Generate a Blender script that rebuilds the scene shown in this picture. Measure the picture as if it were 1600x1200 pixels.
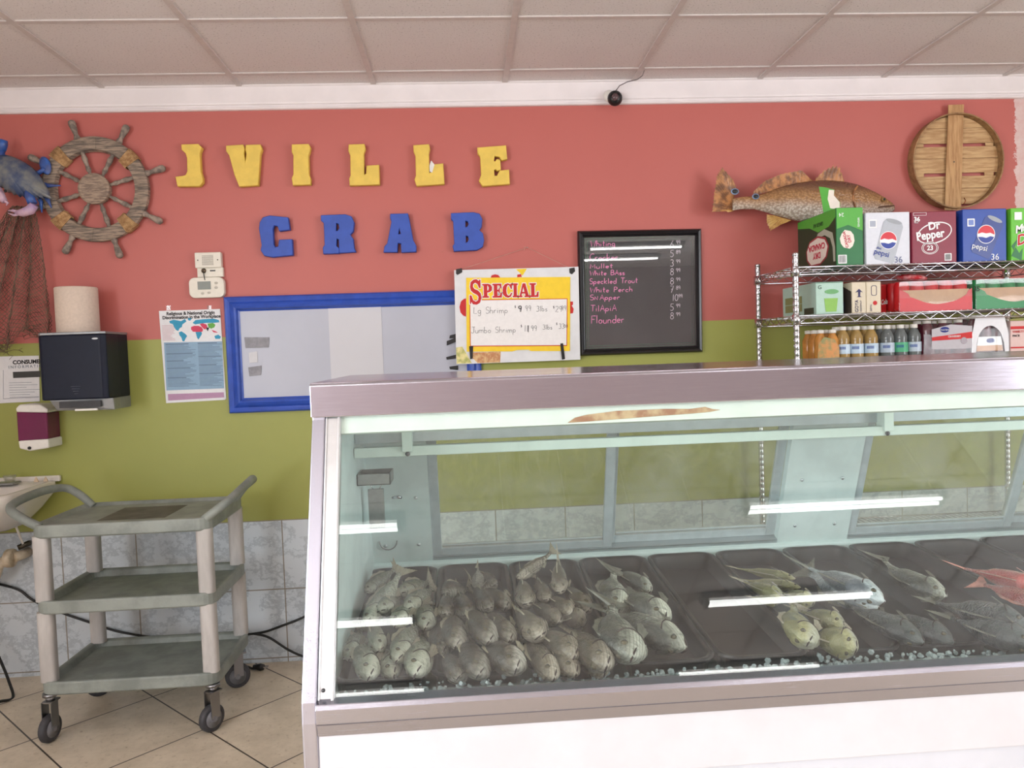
import bpy, bmesh, math, random
from mathutils import Vector, Matrix
from math import sin, cos, pi, radians, sqrt, atan2
random.seed(7)
for o in list(bpy.data.objects): bpy.data.objects.remove(o)
SC = bpy.context.scene
COL = SC.collection

# ------------------------------------------------------------------ camera
F = 1200.0
CAM = Vector((0, -3.53, 1.39))
yaw, pitch, roll = radians(3.5), radians(2.5), radians(2.0)
FW = Vector((sin(yaw)*cos(pitch), cos(yaw)*cos(pitch), -sin(pitch)))
r0 = Vector((cos(yaw), -sin(yaw), 0)); u0 = r0.cross(FW)
RT = r0*cos(roll) - u0*sin(roll)
UP = u0*cos(roll) + r0*sin(roll)
cd = bpy.data.cameras.new('camera'); cam = bpy.data.objects.new('camera', cd); COL.objects.link(cam)
cd.sensor_width = 36; cd.lens = F/1600*36; cd.clip_start = .05
cam.matrix_world = Matrix(((RT.x, UP.x, -FW.x, CAM.x), (RT.y, UP.y, -FW.y, CAM.y), (RT.z, UP.z, -FW.z, CAM.z), (0, 0, 0, 1)))
SC.camera = cam
def at(x, y, ax=1, val=0.0):
    d = FW + RT*((x-800)/F) + UP*((600-y)/F)
    return CAM + d*((val-CAM[ax])/d[ax])

# ------------------------------------------------------------------ world, exposure
w = bpy.data.worlds.new('world'); SC.world = w; w.use_nodes = True
w.node_tree.nodes['Background'].inputs[0].default_value = (.93, .96, 1, 1)
w.node_tree.nodes['Background'].inputs[1].default_value = 14.0
SC.view_settings.view_transform = 'Standard'; SC.view_settings.look = 'None'
SC.view_settings.gamma = 1; SC.view_settings.exposure = -0.36
TUBE_POWER = 16.0
CASE_POWER = 7.5
# room extents
RX0, RX1, RY0, RZ = -2.75, 4.6, -8.2, 2.60

# ------------------------------------------------------------------ material helpers
def srgb(r, g, b):
    f = lambda c: (c/255/12.92 if c/255 <= .04045 else ((c/255+.055)/1.055)**2.4)
    return (f(r), f(g), f(b), 1)
class NT:
    def __init__(s, m):
        m.use_nodes = True; s.t = m.node_tree; s.b = s.t.nodes['Principled BSDF']; s._oc = None
    def n(s, ty, **k):
        nd = s.t.nodes.new(ty)
        for a, v in k.items():
            if a.startswith('_'): setattr(nd, a[1:], v)
            else: nd.inputs[a.replace('__', ' ')].default_value = v
        return nd
    def l(s, a, b): s.t.links.new(a, b)
    def oc(s):
        if not s._oc: s._oc = s.n('ShaderNodeTexCoord').outputs['Object']
        return s._oc
    def sep(s):
        x = s.n('ShaderNodeSeparateXYZ'); s.l(s.oc(), x.inputs[0]); return x.outputs
    def m(s, op, a, b=None, c=None, clamp=False):
        nd = s.t.nodes.new('ShaderNodeMath'); nd.operation = op; nd.use_clamp = clamp
        for i, v in enumerate((a, b, c)):
            if v is None: continue
            if hasattr(v, 'links'): s.l(v, nd.inputs[i])
            else: nd.inputs[i].default_value = v
        return nd.outputs[0]
    def mix(s, fac, a, b):
        nd = s.t.nodes.new('ShaderNodeMix'); nd.data_type = 'RGBA'
        for i, v in ((0, fac), (6, a), (7, b)):
            if hasattr(v, 'links'): s.l(v, nd.inputs[i])
            else: nd.inputs[i].default_value = v
        return nd.outputs[2]
    def noise(s, scale, detail=4, rough=.5, vec=None, stretch=None):
        nd = s.n('ShaderNodeTexNoise'); nd.inputs['Scale'].default_value = scale
        nd.inputs['Detail'].default_value = detail; nd.inputs['Roughness'].default_value = rough
        v = vec or s.oc()
        if stretch:
            mp = s.n('ShaderNodeMapping'); mp.inputs['Scale'].default_value = stretch; s.l(v, mp.inputs[0]); v = mp.outputs[0]
        s.l(v, nd.inputs['Vector']); return nd.outputs[0]
    def voro(s, scale, feat='F1', stretch=None):
        nd = s.n('ShaderNodeTexVoronoi'); nd.feature = feat; nd.inputs['Scale'].default_value = scale
        v = s.oc()
        if stretch:
            mp = s.n('ShaderNodeMapping'); mp.inputs['Scale'].default_value = stretch; s.l(v, mp.inputs[0]); v = mp.outputs[0]
        s.l(v, nd.inputs['Vector']); return nd.outputs['Distance']
    def step(s, v, lo, hi):
        nd = s.n('ShaderNodeMapRange'); nd.interpolation_type = 'SMOOTHSTEP'
        s.l(v, nd.inputs[0]); nd.inputs[1].default_value = lo; nd.inputs[2].default_value = hi; return nd.outputs[0]
    def bump(s, h, st=.3, dist=.002):
        nd = s.n('ShaderNodeBump'); nd.inputs['Strength'].default_value = st; nd.inputs['Distance'].default_value = dist
        s.l(h, nd.inputs['Height']); s.l(nd.outputs[0], s.b.inputs['Normal'])
    def grid(s, c, p, off, wd):       # 1 on lines
        v = s.m('MULTIPLY', s.m('SUBTRACT', c, off), 1/p)
        fr = s.m('FRACT', s.m('ADD', v, .5)); d = s.m('ABSOLUTE', s.m('SUBTRACT', fr, .5))
        return s.m('LESS_THAN', d, wd/p/2)
    def col(s, c):
        if hasattr(c, 'links'): s.l(c, s.b.inputs['Base Color'])
        else: s.b.inputs['Base Color'].default_value = c
_M = {}
def mat(name, c, rough=.5, metal=0, var=.12, scale=30, bump=0, stretch=None, bscale=None, spec=None, c2=None, coat=0, trans=0, rand=0):
    if name in _M: return _M[name]
    m = bpy.data.materials.new(name); t = NT(m); _M[name] = m
    if len(c) == 3: c = srgb(*c)
    dark = srgb(*c2) if c2 else tuple(v*(1-var*2) for v in c[:3]) + (1,)
    nz = t.noise(scale, 4, .6, stretch=stretch)
    base = t.mix(t.step(nz, .35, .65), dark, c)
    if rand:
        oi = t.n('ShaderNodeObjectInfo'); hs = t.n('ShaderNodeHueSaturation'); t.l(base, hs.inputs['Color'])
        t.l(t.m('MULTIPLY_ADD', oi.outputs['Random'], rand, 1-rand/2), hs.inputs['Value']); base = hs.outputs[0]
    t.col(base)
    t.b.inputs['Roughness'].default_value = rough; t.b.inputs['Metallic'].default_value = metal
    if spec is not None: t.b.inputs['Specular IOR Level'].default_value = spec
    if coat: t.b.inputs['Coat Weight'].default_value = coat
    if trans: t.b.inputs['Transmission Weight'].default_value = trans
    if bump:
        t.bump(t.noise(bscale or scale*4, 3, .6, stretch=stretch), bump, .003)
    return m
def flat(name, c, rough=.5, spec=.4):
    return mat(name, c, rough, var=.02, scale=60, spec=spec)
def metal(name, c, rough=.25, stretch=(1, 60, 60), bump=.05, var=.06):
    if name in _M: return _M[name]
    m = bpy.data.materials.new(name); t = NT(m); _M[name] = m; c = srgb(*c)
    nz = t.noise(14, 5, .6, stretch=stretch)
    t.col(t.mix(nz, tuple(v*(1-var*2) for v in c[:3])+(1,), c))
    t.b.inputs['Metallic'].default_value = 1
    big = t.noise(3, 3, .6)
    t.l(t.m('MULTIPLY_ADD', t.m('ADD', nz, big), rough*.8, rough*.3), t.b.inputs['Roughness'])
    t.bump(nz, bump, .001); return m
def emit(name, c, st):
    m = bpy.data.materials.new(name); t = NT(m); t.b.inputs['Base Color'].default_value = c
    t.b.inputs['Emission Color'].default_value = c; t.b.inputs['Emission Strength'].default_value = st; return m
def glass(name, tint=(1, 1, 1, 1), boost=1.0, dust=.03, base=0.0, rough=0.0, dustc=(.8, .85, .85, 1)):
    m = bpy.data.materials.new(name); m.use_nodes = True; nt = m.node_tree; nt.nodes.clear(); s = NT.__new__(NT); s.t = nt; s._oc = None
    tr = s.n('ShaderNodeBsdfTransparent'); tr.inputs[0].default_value = tint
    gl = s.n('ShaderNodeBsdfGlossy'); gl.inputs['Roughness'].default_value = rough; gl.inputs[0].default_value = (1, 1, 1, 1)
    df = s.n('ShaderNodeBsdfDiffuse'); df.inputs[0].default_value = dustc
    a = s.lw()
    fac = s.m('MULTIPLY_ADD', a, boost, base, clamp=True)
    m1 = s.n('ShaderNodeMixShader'); s.l(fac, m1.inputs[0]); s.l(tr.outputs[0], m1.inputs[1]); s.l(gl.outputs[0], m1.inputs[2])
    m2 = s.n('ShaderNodeMixShader')
    nz = s.noise(5, 6, .7); s.l(s.m('MULTIPLY', s.step(nz, .3, .75), dust*2, clamp=True), m2.inputs[0])
    s.l(m1.outputs[0], m2.inputs[1]); s.l(df.outputs[0], m2.inputs[2])
    o = s.n('ShaderNodeOutputMaterial'); s.l(m2.outputs[0], o.inputs[0]); return m
def _lw(s):      # schlick-like term from facing
    lw = s.n('ShaderNodeLayerWeight'); lw.inputs[0].default_value = .5
    p = s.m('POWER', lw.outputs['Facing'], 3.0)
    return s.m('MULTIPLY_ADD', p, .9, .08)
NT.lw = _lw

# ------------------------------------------------------------------ mesh helpers
class MB:
    def __init__(s): s.bm = bmesh.new(); s.mi = 0
    def _f(s, vs, smooth=False):
        try:
            f = s.bm.faces.new(vs); f.material_index = s.mi; f.smooth = smooth; return f
        except ValueError: return None
    def box(s, lo, hi, M=None):
        x0, y0, z0 = lo; x1, y1, z1 = hi
        P = [Vector(p) for p in ((x0,y0,z0),(x1,y0,z0),(x1,y1,z0),(x0,y1,z0),(x0,y0,z1),(x1,y0,z1),(x1,y1,z1),(x0,y1,z1))]
        if M: P = [M @ p for p in P]
        v = [s.bm.verts.new(p) for p in P]
        for q in ((3,2,1,0),(4,5,6,7),(0,1,5,4),(1,2,6,5),(2,3,7,6),(3,0,4,7)): s._f([v[i] for i in q])
        return s
    def loft(s, rings, caps=True, closed=True, smooth=True):
        R = [[s.bm.verts.new(p) for p in r] for r in rings]; n = len(R[0])
        for a, b in zip(R, R[1:]):
            for i in range(n if closed else n-1):
                j = (i+1) % n; s._f([a[i], a[j], b[j], b[i]], smooth)
        if caps: s._f(list(reversed(R[0]))); s._f(R[-1])
        return s
    def tube(s, pts, r, n=8, caps=True, ref=None):
        pts = [Vector(p) for p in pts]; rings = []
        rr = r if isinstance(r, (list, tuple)) else [r]*len(pts)
        up = None
        for i, p in enumerate(pts):
            d = (pts[min(i+1, len(pts)-1)] - pts[max(i-1, 0)])
            if d.length < 1e-9: d = Vector((0,0,1))
            d.normalize()
            if up is None: up = Vector((0,0,1)) if abs(d.z) < .9 else Vector((1,0,0))
            a = d.cross(up)
            if a.length < 1e-4: a = d.orthogonal()
            a.normalize(); b = a.cross(d).normalized(); up = b
            rings.append([p + (a*cos(2*pi*k/n) + b*sin(2*pi*k/n))*rr[i] for k in range(n)])
        return s.loft(rings, caps)
    def lathe(s, prof, c=(0,0,0), n=24, M=None, caps=True):
        rings = []
        for r, z in prof:
            ring = [Vector((c[0]+r*cos(2*pi*k/n), c[1]+r*sin(2*pi*k/n), c[2]+z)) for k in range(n)]
            if M: ring = [M @ p for p in ring]
            rings.append(ring)
        return s.loft(rings, caps)
    def ball(s, c, r, n=12, m=8, M=None):
        if not isinstance(r, (tuple, list)): r = (r, r, r)
        rings = []
        for j in range(m+1):
            a = pi*(.02 + .96*j/m) - pi/2
            ring = [Vector((c[0]+r[0]*cos(a)*cos(2*pi*k/n), c[1]+r[1]*cos(a)*sin(2*pi*k/n), c[2]+r[2]*sin(a))) for k in range(n)]
            if M: ring = [M @ p for p in ring]
            rings.append(ring)
        return s.loft(rings, True)
    def build(s, name, m, parent=None, bevel=0, seg=2, sub=0, smooth=None):
        bmesh.ops.recalc_face_normals(s.bm, faces=s.bm.faces)
        if smooth is not None:
            for f in s.bm.faces: f.smooth = smooth
        me = bpy.data.meshes.new(name); s.bm.to_mesh(me); s.bm.free()
        return mk(name, me, m, parent, bevel, seg, sub)
def mk(name, me, m, parent=None, bevel=0, seg=2, sub=0):
    for x in (m if isinstance(m, (list, tuple)) else [m]): me.materials.append(x)
    o = bpy.data.objects.new(name, me); COL.objects.link(o)
    if parent: o.parent = parent; o.matrix_parent_inverse = parent.matrix_basis.inverted()
    if bevel:
        b = o.modifiers.new('bevel', 'BEVEL'); b.width = bevel; b.segments = seg; b.limit_method = 'ANGLE'
    if sub:
        b = o.modifiers.new('sub', 'SUBSURF'); b.levels = sub; b.render_levels = sub
    return o
def tag(o, label=None, cat=None, group=None, kind=None):
    for k, v in (('label', label), ('category', cat), ('group', group), ('kind', kind)):
        if v: o[k] = v
    return o
def empty(name, loc=(0,0,0), label=None, cat=None, group=None, M=None):
    o = bpy.data.objects.new(name, None); COL.objects.link(o); o.empty_display_size = .1
    if M is not None: o.matrix_world = M
    else: o.location = loc
    bpy.context.view_layer.update()
    return tag(o, label, cat, group)
def struct(name, mb, m, bevel=0): return tag(mb.build(name, m, bevel=bevel), kind='structure')
def curve_mesh(loops, depth, bevel=0, res=2, M=None, off=0):
    """filled outline with holes, extruded to real thickness; loops in local xy"""
    cu = bpy.data.curves.new('tmp', 'CURVE'); cu.dimensions = '2D'; cu.fill_mode = 'BOTH'
    cu.extrude = depth/2; cu.bevel_depth = bevel; cu.bevel_resolution = res; cu.offset = off
    for lp in loops:
        sp = cu.splines.new('POLY'); sp.points.add(len(lp)-1); sp.use_cyclic_u = True
        for i, p in enumerate(lp): sp.points[i].co = (p[0], p[1], 0, 1)
    return _conv(cu, M)
def _conv(cu, M):
    o = bpy.data.objects.new('tmp', cu); COL.objects.link(o)
    dg = bpy.context.evaluated_depsgraph_get(); me = bpy.data.meshes.new_from_object(o.evaluated_get(dg))
    bpy.data.objects.remove(o); bpy.data.curves.remove(cu)
    me.materials.clear()
    if M is not None: me.transform(M)
    return me
def frame_M(o, x, y, n=None):
    x = Vector(x).normalized(); y = Vector(y).normalized(); z = x.cross(y).normalized(); y = z.cross(x)
    o = Vector(o); return Matrix(((x.x,y.x,z.x,o.x),(x.y,y.y,z.y,o.y),(x.z,y.z,z.z,o.z),(0,0,0,1)))
def wallM(x, y, z, rot=0):    # local xy -> wall x,z ; local z -> toward the room
    return Matrix.Translation((x, y, z)) @ Matrix.Rotation(radians(90), 4, 'X') @ Matrix.Rotation(rot, 4, 'Z')
def text(s, M, size, m, parent, name='lettering', ext=.0006, bold=0, align='LEFT', sx=1.0, shear=0, space=1, valign='BOTTOM_BASELINE'):
    cu = bpy.data.curves.new('tmp', 'FONT'); cu.body = s; cu.size = size; cu.extrude = ext; cu.offset = bold
    cu.align_x = align; cu.align_y = valign; cu.shear = shear; cu.space_character = space; cu.resolution_u = 3
    me = _conv(cu, M @ Matrix.Diagonal((sx, 1, 1, 1)))
    return mk(name, me, m, parent)
def join_meshes(mes, name, m, parent):
    bm = bmesh.new()
    for me in mes: bm.from_mesh(me)
    me = bpy.data.meshes.new(name); bm.to_mesh(me); bm.free(); return mk(name, me, m, parent)
def rrect(x0, y0, x1, y1, r, n=5):
    P = []
    for cx, cy, a in ((x1-r,y1-r,0),(x0+r,y1-r,90),(x0+r,y0+r,180),(x1-r,y0+r,270)):
        for k in range(n+1):
            t = radians(a + 90*k/n); P.append((cx+r*cos(t), cy+r*sin(t)))
    return P
def circ(cx, cy, r, n=28, a0=0, a1=360, ry=None):
    return [(cx+r*cos(radians(a0+(a1-a0)*k/n)), cy+(ry or r)*sin(radians(a0+(a1-a0)*k/n))) for k in range(n if a1-a0 == 360 else n+1)]
def sheet(name, loops, M, m, parent=None, th=.0008): return mk(name, curve_mesh(loops, th, M=M), m, parent)
def copy_tree(o, parent=None):
    c = o.copy(); COL.objects.link(c)
    if parent: c.parent = parent
    for ch in o.children: copy_tree(ch, c)
    return c

# ------------------------------------------------------------------ common materials
stainless = metal('brushed_stainless', (172, 171, 182), .22, (1, 40, 40))
stainless_v = metal('brushed_stainless_upright', (182, 181, 194), .28, (40, 40, 1))
chrome = metal('chrome_wire', (215, 215, 220), .16, (1, 1, 1), .02)
alu = metal('aluminium', (200, 205, 208), .38, (1, 30, 30))
white_enamel = mat('white_enamel', (228, 232, 230), .35, var=.04, scale=8)
liner_mat = mat('case_liner', (214, 228, 226), .4, var=.05, scale=10)
white_plastic = flat('white_plastic', (232, 228, 220), .4)
black_plastic = mat('black_plastic', (24, 24, 26), .35, var=.1)
black_rubber = mat('black_rubber', (20, 20, 21), .6)
black_ink = flat('black_ink', (28, 26, 28), .7)
red_ink = flat('red_ink', (196, 40, 42), .6)
white_ink = flat('white_ink', (240, 240, 240), .6)
navy_ink = flat('navy_ink', (28, 40, 120), .6)
pink_chalk = flat('pink_chalk', (255, 150, 205), .9)
white_chalk = flat('white_chalk', (240, 228, 240), .9)

# ------------------------------------------------------------------ setting: walls, floor, ceiling
m = bpy.data.materials.new('painted_wall_with_tile'); t = NT(m); X, Y, Z = t.sep()
nz = t.noise(2.2, 4, .6); nf = t.noise(60, 3, .6)
red = t.mix(nz, srgb(182, 96, 88), srgb(190, 103, 95))
grn = t.mix(t.noise(3, 4, .6), srgb(150, 154, 74), srgb(160, 163, 84))
wob = t.m('MULTIPLY_ADD', t.noise(1.2, 2, .5), .012, -.006)
isred = t.m('GREATER_THAN', t.m('ADD', Z, wob), 1.495)
paint = t.mix(isred, grn, red)
# scuffs on the green
sc = t.m('MULTIPLY', t.step(t.noise(9, 6, .75, stretch=(1, 1, 2.5)), .66, .74), .25)
paint = t.mix(sc, paint, srgb(96, 98, 60))
# patch of bare white filler at the right end
pn = t.m('MULTIPLY_ADD', t.noise(14, 6, .8), .10, -.05)
pm = t.m('MULTIPLY', t.m('GREATER_THAN', t.m('ADD', X, pn), 2.645), t.m('MULTIPLY', t.m('GREATER_THAN', Z, 1.75), t.m('LESS_THAN', X, 3.1)))
paint = t.mix(pm, paint, t.mix(t.noise(25, 5, .7), srgb(205, 150, 145), srgb(222, 212, 208)))
# marbled wall tile wainscot
mpn = t.noise(5.5, 9, .72, stretch=(1, 1, 1.3)); vein = t.m('ABSOLUTE', t.m('SUBTRACT', mpn, .5))
marb = t.mix(t.step(vein, .0, .05), srgb(182, 192, 200), t.mix(t.noise(3, 3), srgb(202, 212, 220), srgb(218, 226, 232)))
cell = t.n('ShaderNodeTexWhiteNoise'); cell.noise_dimensions = '2D'
cv = t.n('ShaderNodeCombineXYZ')
t.l(t.m('FLOOR', t.m('MULTIPLY', t.m('SUBTRACT', X, -1.507), 1/.325)), cv.inputs[0]); t.l(t.m('FLOOR', t.m('MULTIPLY', t.m('SUBTRACT', Z, .02), 1/.3175)), cv.inputs[1])
t.l(cv.outputs[0], cell.inputs[0])
hs = t.n('ShaderNodeHueSaturation'); t.l(marb, hs.inputs['Color']); t.l(t.m('MULTIPLY_ADD', cell.outputs[0], .14, .90), hs.inputs['Value'])
gx = t.grid(X, .325, -1.507, .005); gz = t.grid(Z, .3175, .02, .005)
gr = t.m('MAXIMUM', gx, gz)
tile = t.mix(gr, hs.outputs[0], srgb(140, 134, 124))
istile = t.m('LESS_THAN', Z, .657)
t.col(t.mix(istile, paint, tile))
t.l(t.m('MULTIPLY_ADD', istile, -.22, .5), t.b.inputs['Roughness'])
t.bump(t.m('SUBTRACT', t.m('MULTIPLY_ADD', t.m('MULTIPLY', nf, .25), 1, t.m('MULTIPLY', istile, 1.2)), t.m('MULTIPLY', t.m('MULTIPLY', gr, istile), 1)), .35, .002)
wall_mat = m
struct('wall_back', MB().box((RX0-.1, 0, 0), (RX1+.1, .12, RZ+.1)), wall_mat)
side_mat = mat('side_wall_paint', (226, 216, 208), .6, var=.05, scale=2)
# front wall behind the camera; right shop window, left window added for light
dim_mat = mat('front_wall_paint', (176, 160, 156), .6, var=.05, scale=2)
WZ0, WZ1 = .45, 2.48
def wall_with_window(name, lo, hi, axis, a, b, mt):
    """box wall lo..hi with an opening a..b along axis"""
    mb = MB(); l, h = list(lo), list(hi)
    def seg(u0, u1, z0, z1):
        p, q = list(l), list(h); p[axis], q[axis], p[2], q[2] = u0, u1, z0, z1; mb.box(p, q)
    seg(l[axis], h[axis], l[2], WZ0); seg(l[axis], h[axis], WZ1, h[2]); seg(l[axis], a, WZ0, WZ1); seg(b, h[axis], WZ0, WZ1)
    struct(name, mb, mt)
struct('wall_front', MB().box((RX0, RY0-.12, 0), (RX1, RY0, RZ+.1)), dim_mat)
wall_with_window('wall_left', (RX0-.12, RY0, 0), (RX0, 0, RZ+.1), 1, -7.9, -3.3, side_mat)
wall_with_window('wall_right', (RX1, RY0, 0), (RX1+.12, 0, RZ+.1), 1, -6.2, -3.2, side_mat)
def window(n, axis, a, b, pos, rot):
    f = MB(); q = .05
    def bb(u0, u1, z0, z1):
        if axis == 0: f.box((u0, pos-.06, z0), (u1, pos+.02, z1))
        else: f.box((pos-.02, u0, z0), (pos+.06, u1, z1))
    bb(a, b, WZ0, WZ0+q); bb(a, b, WZ1-q, WZ1); k = max(1, round((b-a)/1.6))
    for i in range(k+1): c = a+q/2+(b-a-q)*i/k; bb(c-q/2, c+q/2, WZ0, WZ1)
    struct('window_%d' % n, f, alu)
    ld = bpy.data.lights.new('window_portal', 'AREA'); ld.shape = 'RECTANGLE'; ld.size = b-a; ld.size_y = WZ1-WZ0; ld.cycles.is_portal = True
    lo = bpy.data.objects.new('window_portal', ld); COL.objects.link(lo); c = (a+b)/2; z = (WZ0+WZ1)/2
    lo.location = (c, pos-.02, z) if axis == 0 else (pos+(.02 if pos > 0 else -.02), c, z); lo.rotation_euler = rot
window(2, 1, -7.9, -3.3, RX0, (radians(90), 0, radians(-90)))  # unseen left window, added to brighten the left of the room
window(1, 1, -6.2, -3.2, RX1, (radians(90), 0, radians(90)))
# floor
m = bpy.data.materials.new('floor_tile'); t = NT(m); X, Y, Z = t.sep()
s2 = 1/sqrt(2)
U = t.m('MULTIPLY', t.m('ADD', t.m('ADD', X, 1.03), t.m('ADD', Y, .613)), s2); V = t.m('MULTIPLY', t.m('SUBTRACT', t.m('ADD', X, 1.03), t.m('ADD', Y, .613)), s2)
g = t.m('MAXIMUM', t.grid(U, .45, 0, .006), t.grid(V, .45, 0, .006))
base = t.mix(t.step(t.noise(6, 8, .7), .3, .7), srgb(200, 186, 164), srgb(224, 210, 188))
base = t.mix(t.step(t.noise(45, 5, .7), .55, .75), base, srgb(168, 150, 126))
t.col(t.mix(g, base, srgb(70, 62, 54))); t.b.inputs['Roughness'].default_value = .42
t.bump(t.m('SUBTRACT', t.m('MULTIPLY', t.noise(30, 4), .3), g), .3, .002)
struct('floor', MB().box((RX0-.1, RY0-.1, -.1), (RX1+.1, .1, 0)), m)
# ceiling tiles (fissured) with a T-bar grid
m = bpy.data.materials.new('ceiling_tile'); t = NT(m)
n1 = t.noise(130, 4, .75); n2 = t.noise(3, 4, .6)
pit = t.step(n1, .58, .66)
basec = t.mix(n2, srgb(216, 208, 206), srgb(226, 219, 217))
t.col(t.mix(t.m('MULTIPLY', pit, .8), basec, srgb(130, 118, 114))); t.b.inputs['Roughness'].default_value = .9
t.bump(t.m('MULTIPLY', n1, -1), .4, .003)
ceil = struct('ceiling', MB().box((RX0-.1, RY0-.1, RZ), (RX1+.1, .1, RZ+.1)), m)
g = MB(); bh = .012
x = -1.53 - .5865*3
while x < RX1:
    if x > RX0: g.box((x-.012, RY0, RZ-.006), (x+.012, 0, RZ+.004))
    x += .5865
ys = [-.165, -.69] + [-.69-.5865*k for k in range(1, 13)]
for y in ys: g.box((RX0, y-.012, RZ-.005), (RX1, y+.012, RZ+.004))
g.build('ceiling_grid', mat('grid_paint', (204, 194, 190), .5, var=.04), ceil)
# crown board
tr = MB(); prof = [(0, 2.495), (-.012, 2.495), (-.018, 2.499), (-.018, 2.505), (-.012, 2.509), (-.012, 2.514), (-.02, 2.518), (-.022, 2.525), (-.022, 2.592), (-.03, 2.596), (-.03, 2.6), (0, 2.6)]
tr.loft([[Vector((x, y, z)) for y, z in prof] for x in (RX0, RX1)], smooth=False)
struct('trim_1', tr, mat('crown_paint', (236, 228, 228), .45, var=.03, scale=5))

# ------------------------------------------------------------------ ceiling lamps (behind the photographer, plus a fill row added over the counter)
tube_em = emit('lit_tube', (1, .985, .975, 1), TUBE_POWER)
fix_m = flat('lamp_housing', (150, 148, 145), .5)
def ceiling_lamp(cx, cy, ln, label):
    r = empty('ceiling_light', (cx, cy, RZ), label, 'ceiling light', 'fluorescent ceiling lights')
    MB().box((cx-ln/2-.03, cy-.045, RZ-.05), (cx+ln/2+.03, cy+.045, RZ-.008)).build('housing', fix_m, r, .006)
    for dy in (-.022, .022):
        MB().tube([(cx-ln/2, cy+dy, RZ-.07), (cx+ln/2, cy+dy, RZ-.07)], .011, 10).build('fluorescent_tube', tube_em, r)
    for sx in (-1, 1):
        MB().box((cx+sx*ln/2-.012, cy-.045, RZ-.085), (cx+sx*ln/2+.012, cy+.045, RZ-.05)).build('end_socket', fix_m, r)
for cy, w_ in ((-1.75, 'added fill row above the fish counter'), (-4.33, 'row nearest the case'), (-5.39, 'second row from the case'), (-6.5, 'nearest the windows')):  # first row is added, out of view, to light back wall and ceiling
    for cx, s_ in ((-.92, 'left'), (2.04, 'right')) + (((.56, 'middle'),) if cy > -2 else ()):
        ceiling_lamp(cx, cy, 1.1, 'twin tube strip light, %s of the ceiling, %s' % (s_, w_))

# ================================================================== REFRIGERATED FISH CASE
CX0, CX1 = -.300, 2.140
case = empty('display_case', (CX0, -2.0, 0), 'long stainless steel and white glass-fronted fish counter standing across the room', 'display case')
FT, FB = (-2.012, 1.270), (-2.213, .795)       # front glass plane (y, z)
BT, BB = (-1.498, 1.131), (-1.385, .826)       # rear doors plane
def prism_x(x0, x1, prof, mb=None):
    mb = mb or MB(); return mb.loft([[Vector((x, y, z)) for y, z in prof] for x in (x0, x1)], smooth=False)
# end panels: the bent stainless outline seen at the left
endprof = [(-2.014, 1.338), (-2.018, 1.268), (-2.222, .800), (-2.226, .765), (-2.222, .08), (-1.30, .08), (-1.30, .80), (-1.50, 1.338)]
for x0, x1 in ((CX0, CX0+.026), (CX1-.026, CX1)):
    prism_x(x0, x1, endprof).build('end_panel', stainless_v, case, .003)
# top header and lid
prism_x(CX0-.001, CX1+.001, [(-2.020, 1.340), (-2.024, 1.335), (-2.024, 1.273), (-2.000, 1.273), (-2.000, 1.325), (-1.52, 1.325), (-1.50, 1.30), (-1.49, 1.30), (-1.49, 1.336), (-1.495, 1.340)]).build('top_cover', metal('top_steel', (180, 177, 188), .17, (1, 30, 30), .03), case, .002)
# aluminium frame strip left of the glass
def slant(x0, x1, off, th, a=FT, b=FB, ea=0, eb=0):
    (ya, za), (yb, zb) = a, b; d = Vector((0, yb-ya, zb-za)); L = d.length; d.normalize(); n = Vector((0, d.z, -d.y)); n = n if n.y < 0 else -n
    A = Vector((0, ya, za)) - d*ea; B = Vector((0, yb, zb)) + d*eb
    p = [A+n*off, B+n*off, B+n*(off+th), A+n*(off+th)]
    return [(q.y, q.z) for q in p]
for x0, x1 in ((CX0+.026, CX0+.056), (CX1-.056, CX1-.026)):
    mb = MB(); prism_x(x0, x1, slant(0, 0, -.012, .016), mb); prism_x(x0+.024, x1-.001, slant(0, 0, .002, .007), mb); prism_x(x0+.001, x0+.005, slant(0, 0, .002, .005), mb)
    fr = mb.build('glass_frame', mat('pale_aluminium', (205, 206, 208), .3, .75, var=.04), case, .0015)
sc = MB(); dv = Vector((0, FB[0]-FT[0], FB[1]-FT[1])).normalized(); nv = Vector((0, dv.z, -dv.y)); nv = nv if nv.y < 0 else -nv
pp = Vector((CX0+.036, FB[0], FB[1])) - dv*.02 + nv*.0045
sc.ball(pp, .0035); sc.build('screw', metal('screw_steel', (90, 90, 92), .4), case)
# front glass
glass_front = glass('case_glass', (.955, .985, .975, 1), .42, .006, .0)
gp = MB(); prism_x(CX0+.050, CX1-.050, slant(0, 0, -.004, .005), gp); gp.build('front_glass', glass_front, case)
# inner fascia under the header
fas = mat('fascia_paint', (206, 218, 210), .45, var=.03, scale=12)
prism_x(CX0+.027, CX1-.027, [(-2.004, 1.285), (-2.022, 1.240), (-2.010, 1.236), (-1.985, 1.285)]).build('fascia', fas, case)
# peeled tan strip on the fascia
pk = [(.20, 1.243), (.215, 1.252), (.24, 1.257), (.29, 1.261), (.30, 1.262), (.40, 1.262), (.45, 1.260), (.48, 1.263), (.495, 1.258), (.51, 1.256), (.49, 1.253), (.45, 1.251), (.38, 1.249), (.30, 1.246), (.24, 1.244)]
Mfa = frame_M((0, -2.004, 1.285), (1, 0, 0), (0, .018, .045))
ly = lambda z: -(1.285-z)*sqrt(.018**2+.045**2)/.045
sheet('peeled_patch', [[(x, ly(z)) for x, z in pk]], Matrix.Translation((0, -.0012, 0)) @ Mfa, mat('peeled_tan', (186, 164, 128), .7, var=.1, c2=(150, 110, 84)), case, .0012)
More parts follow.
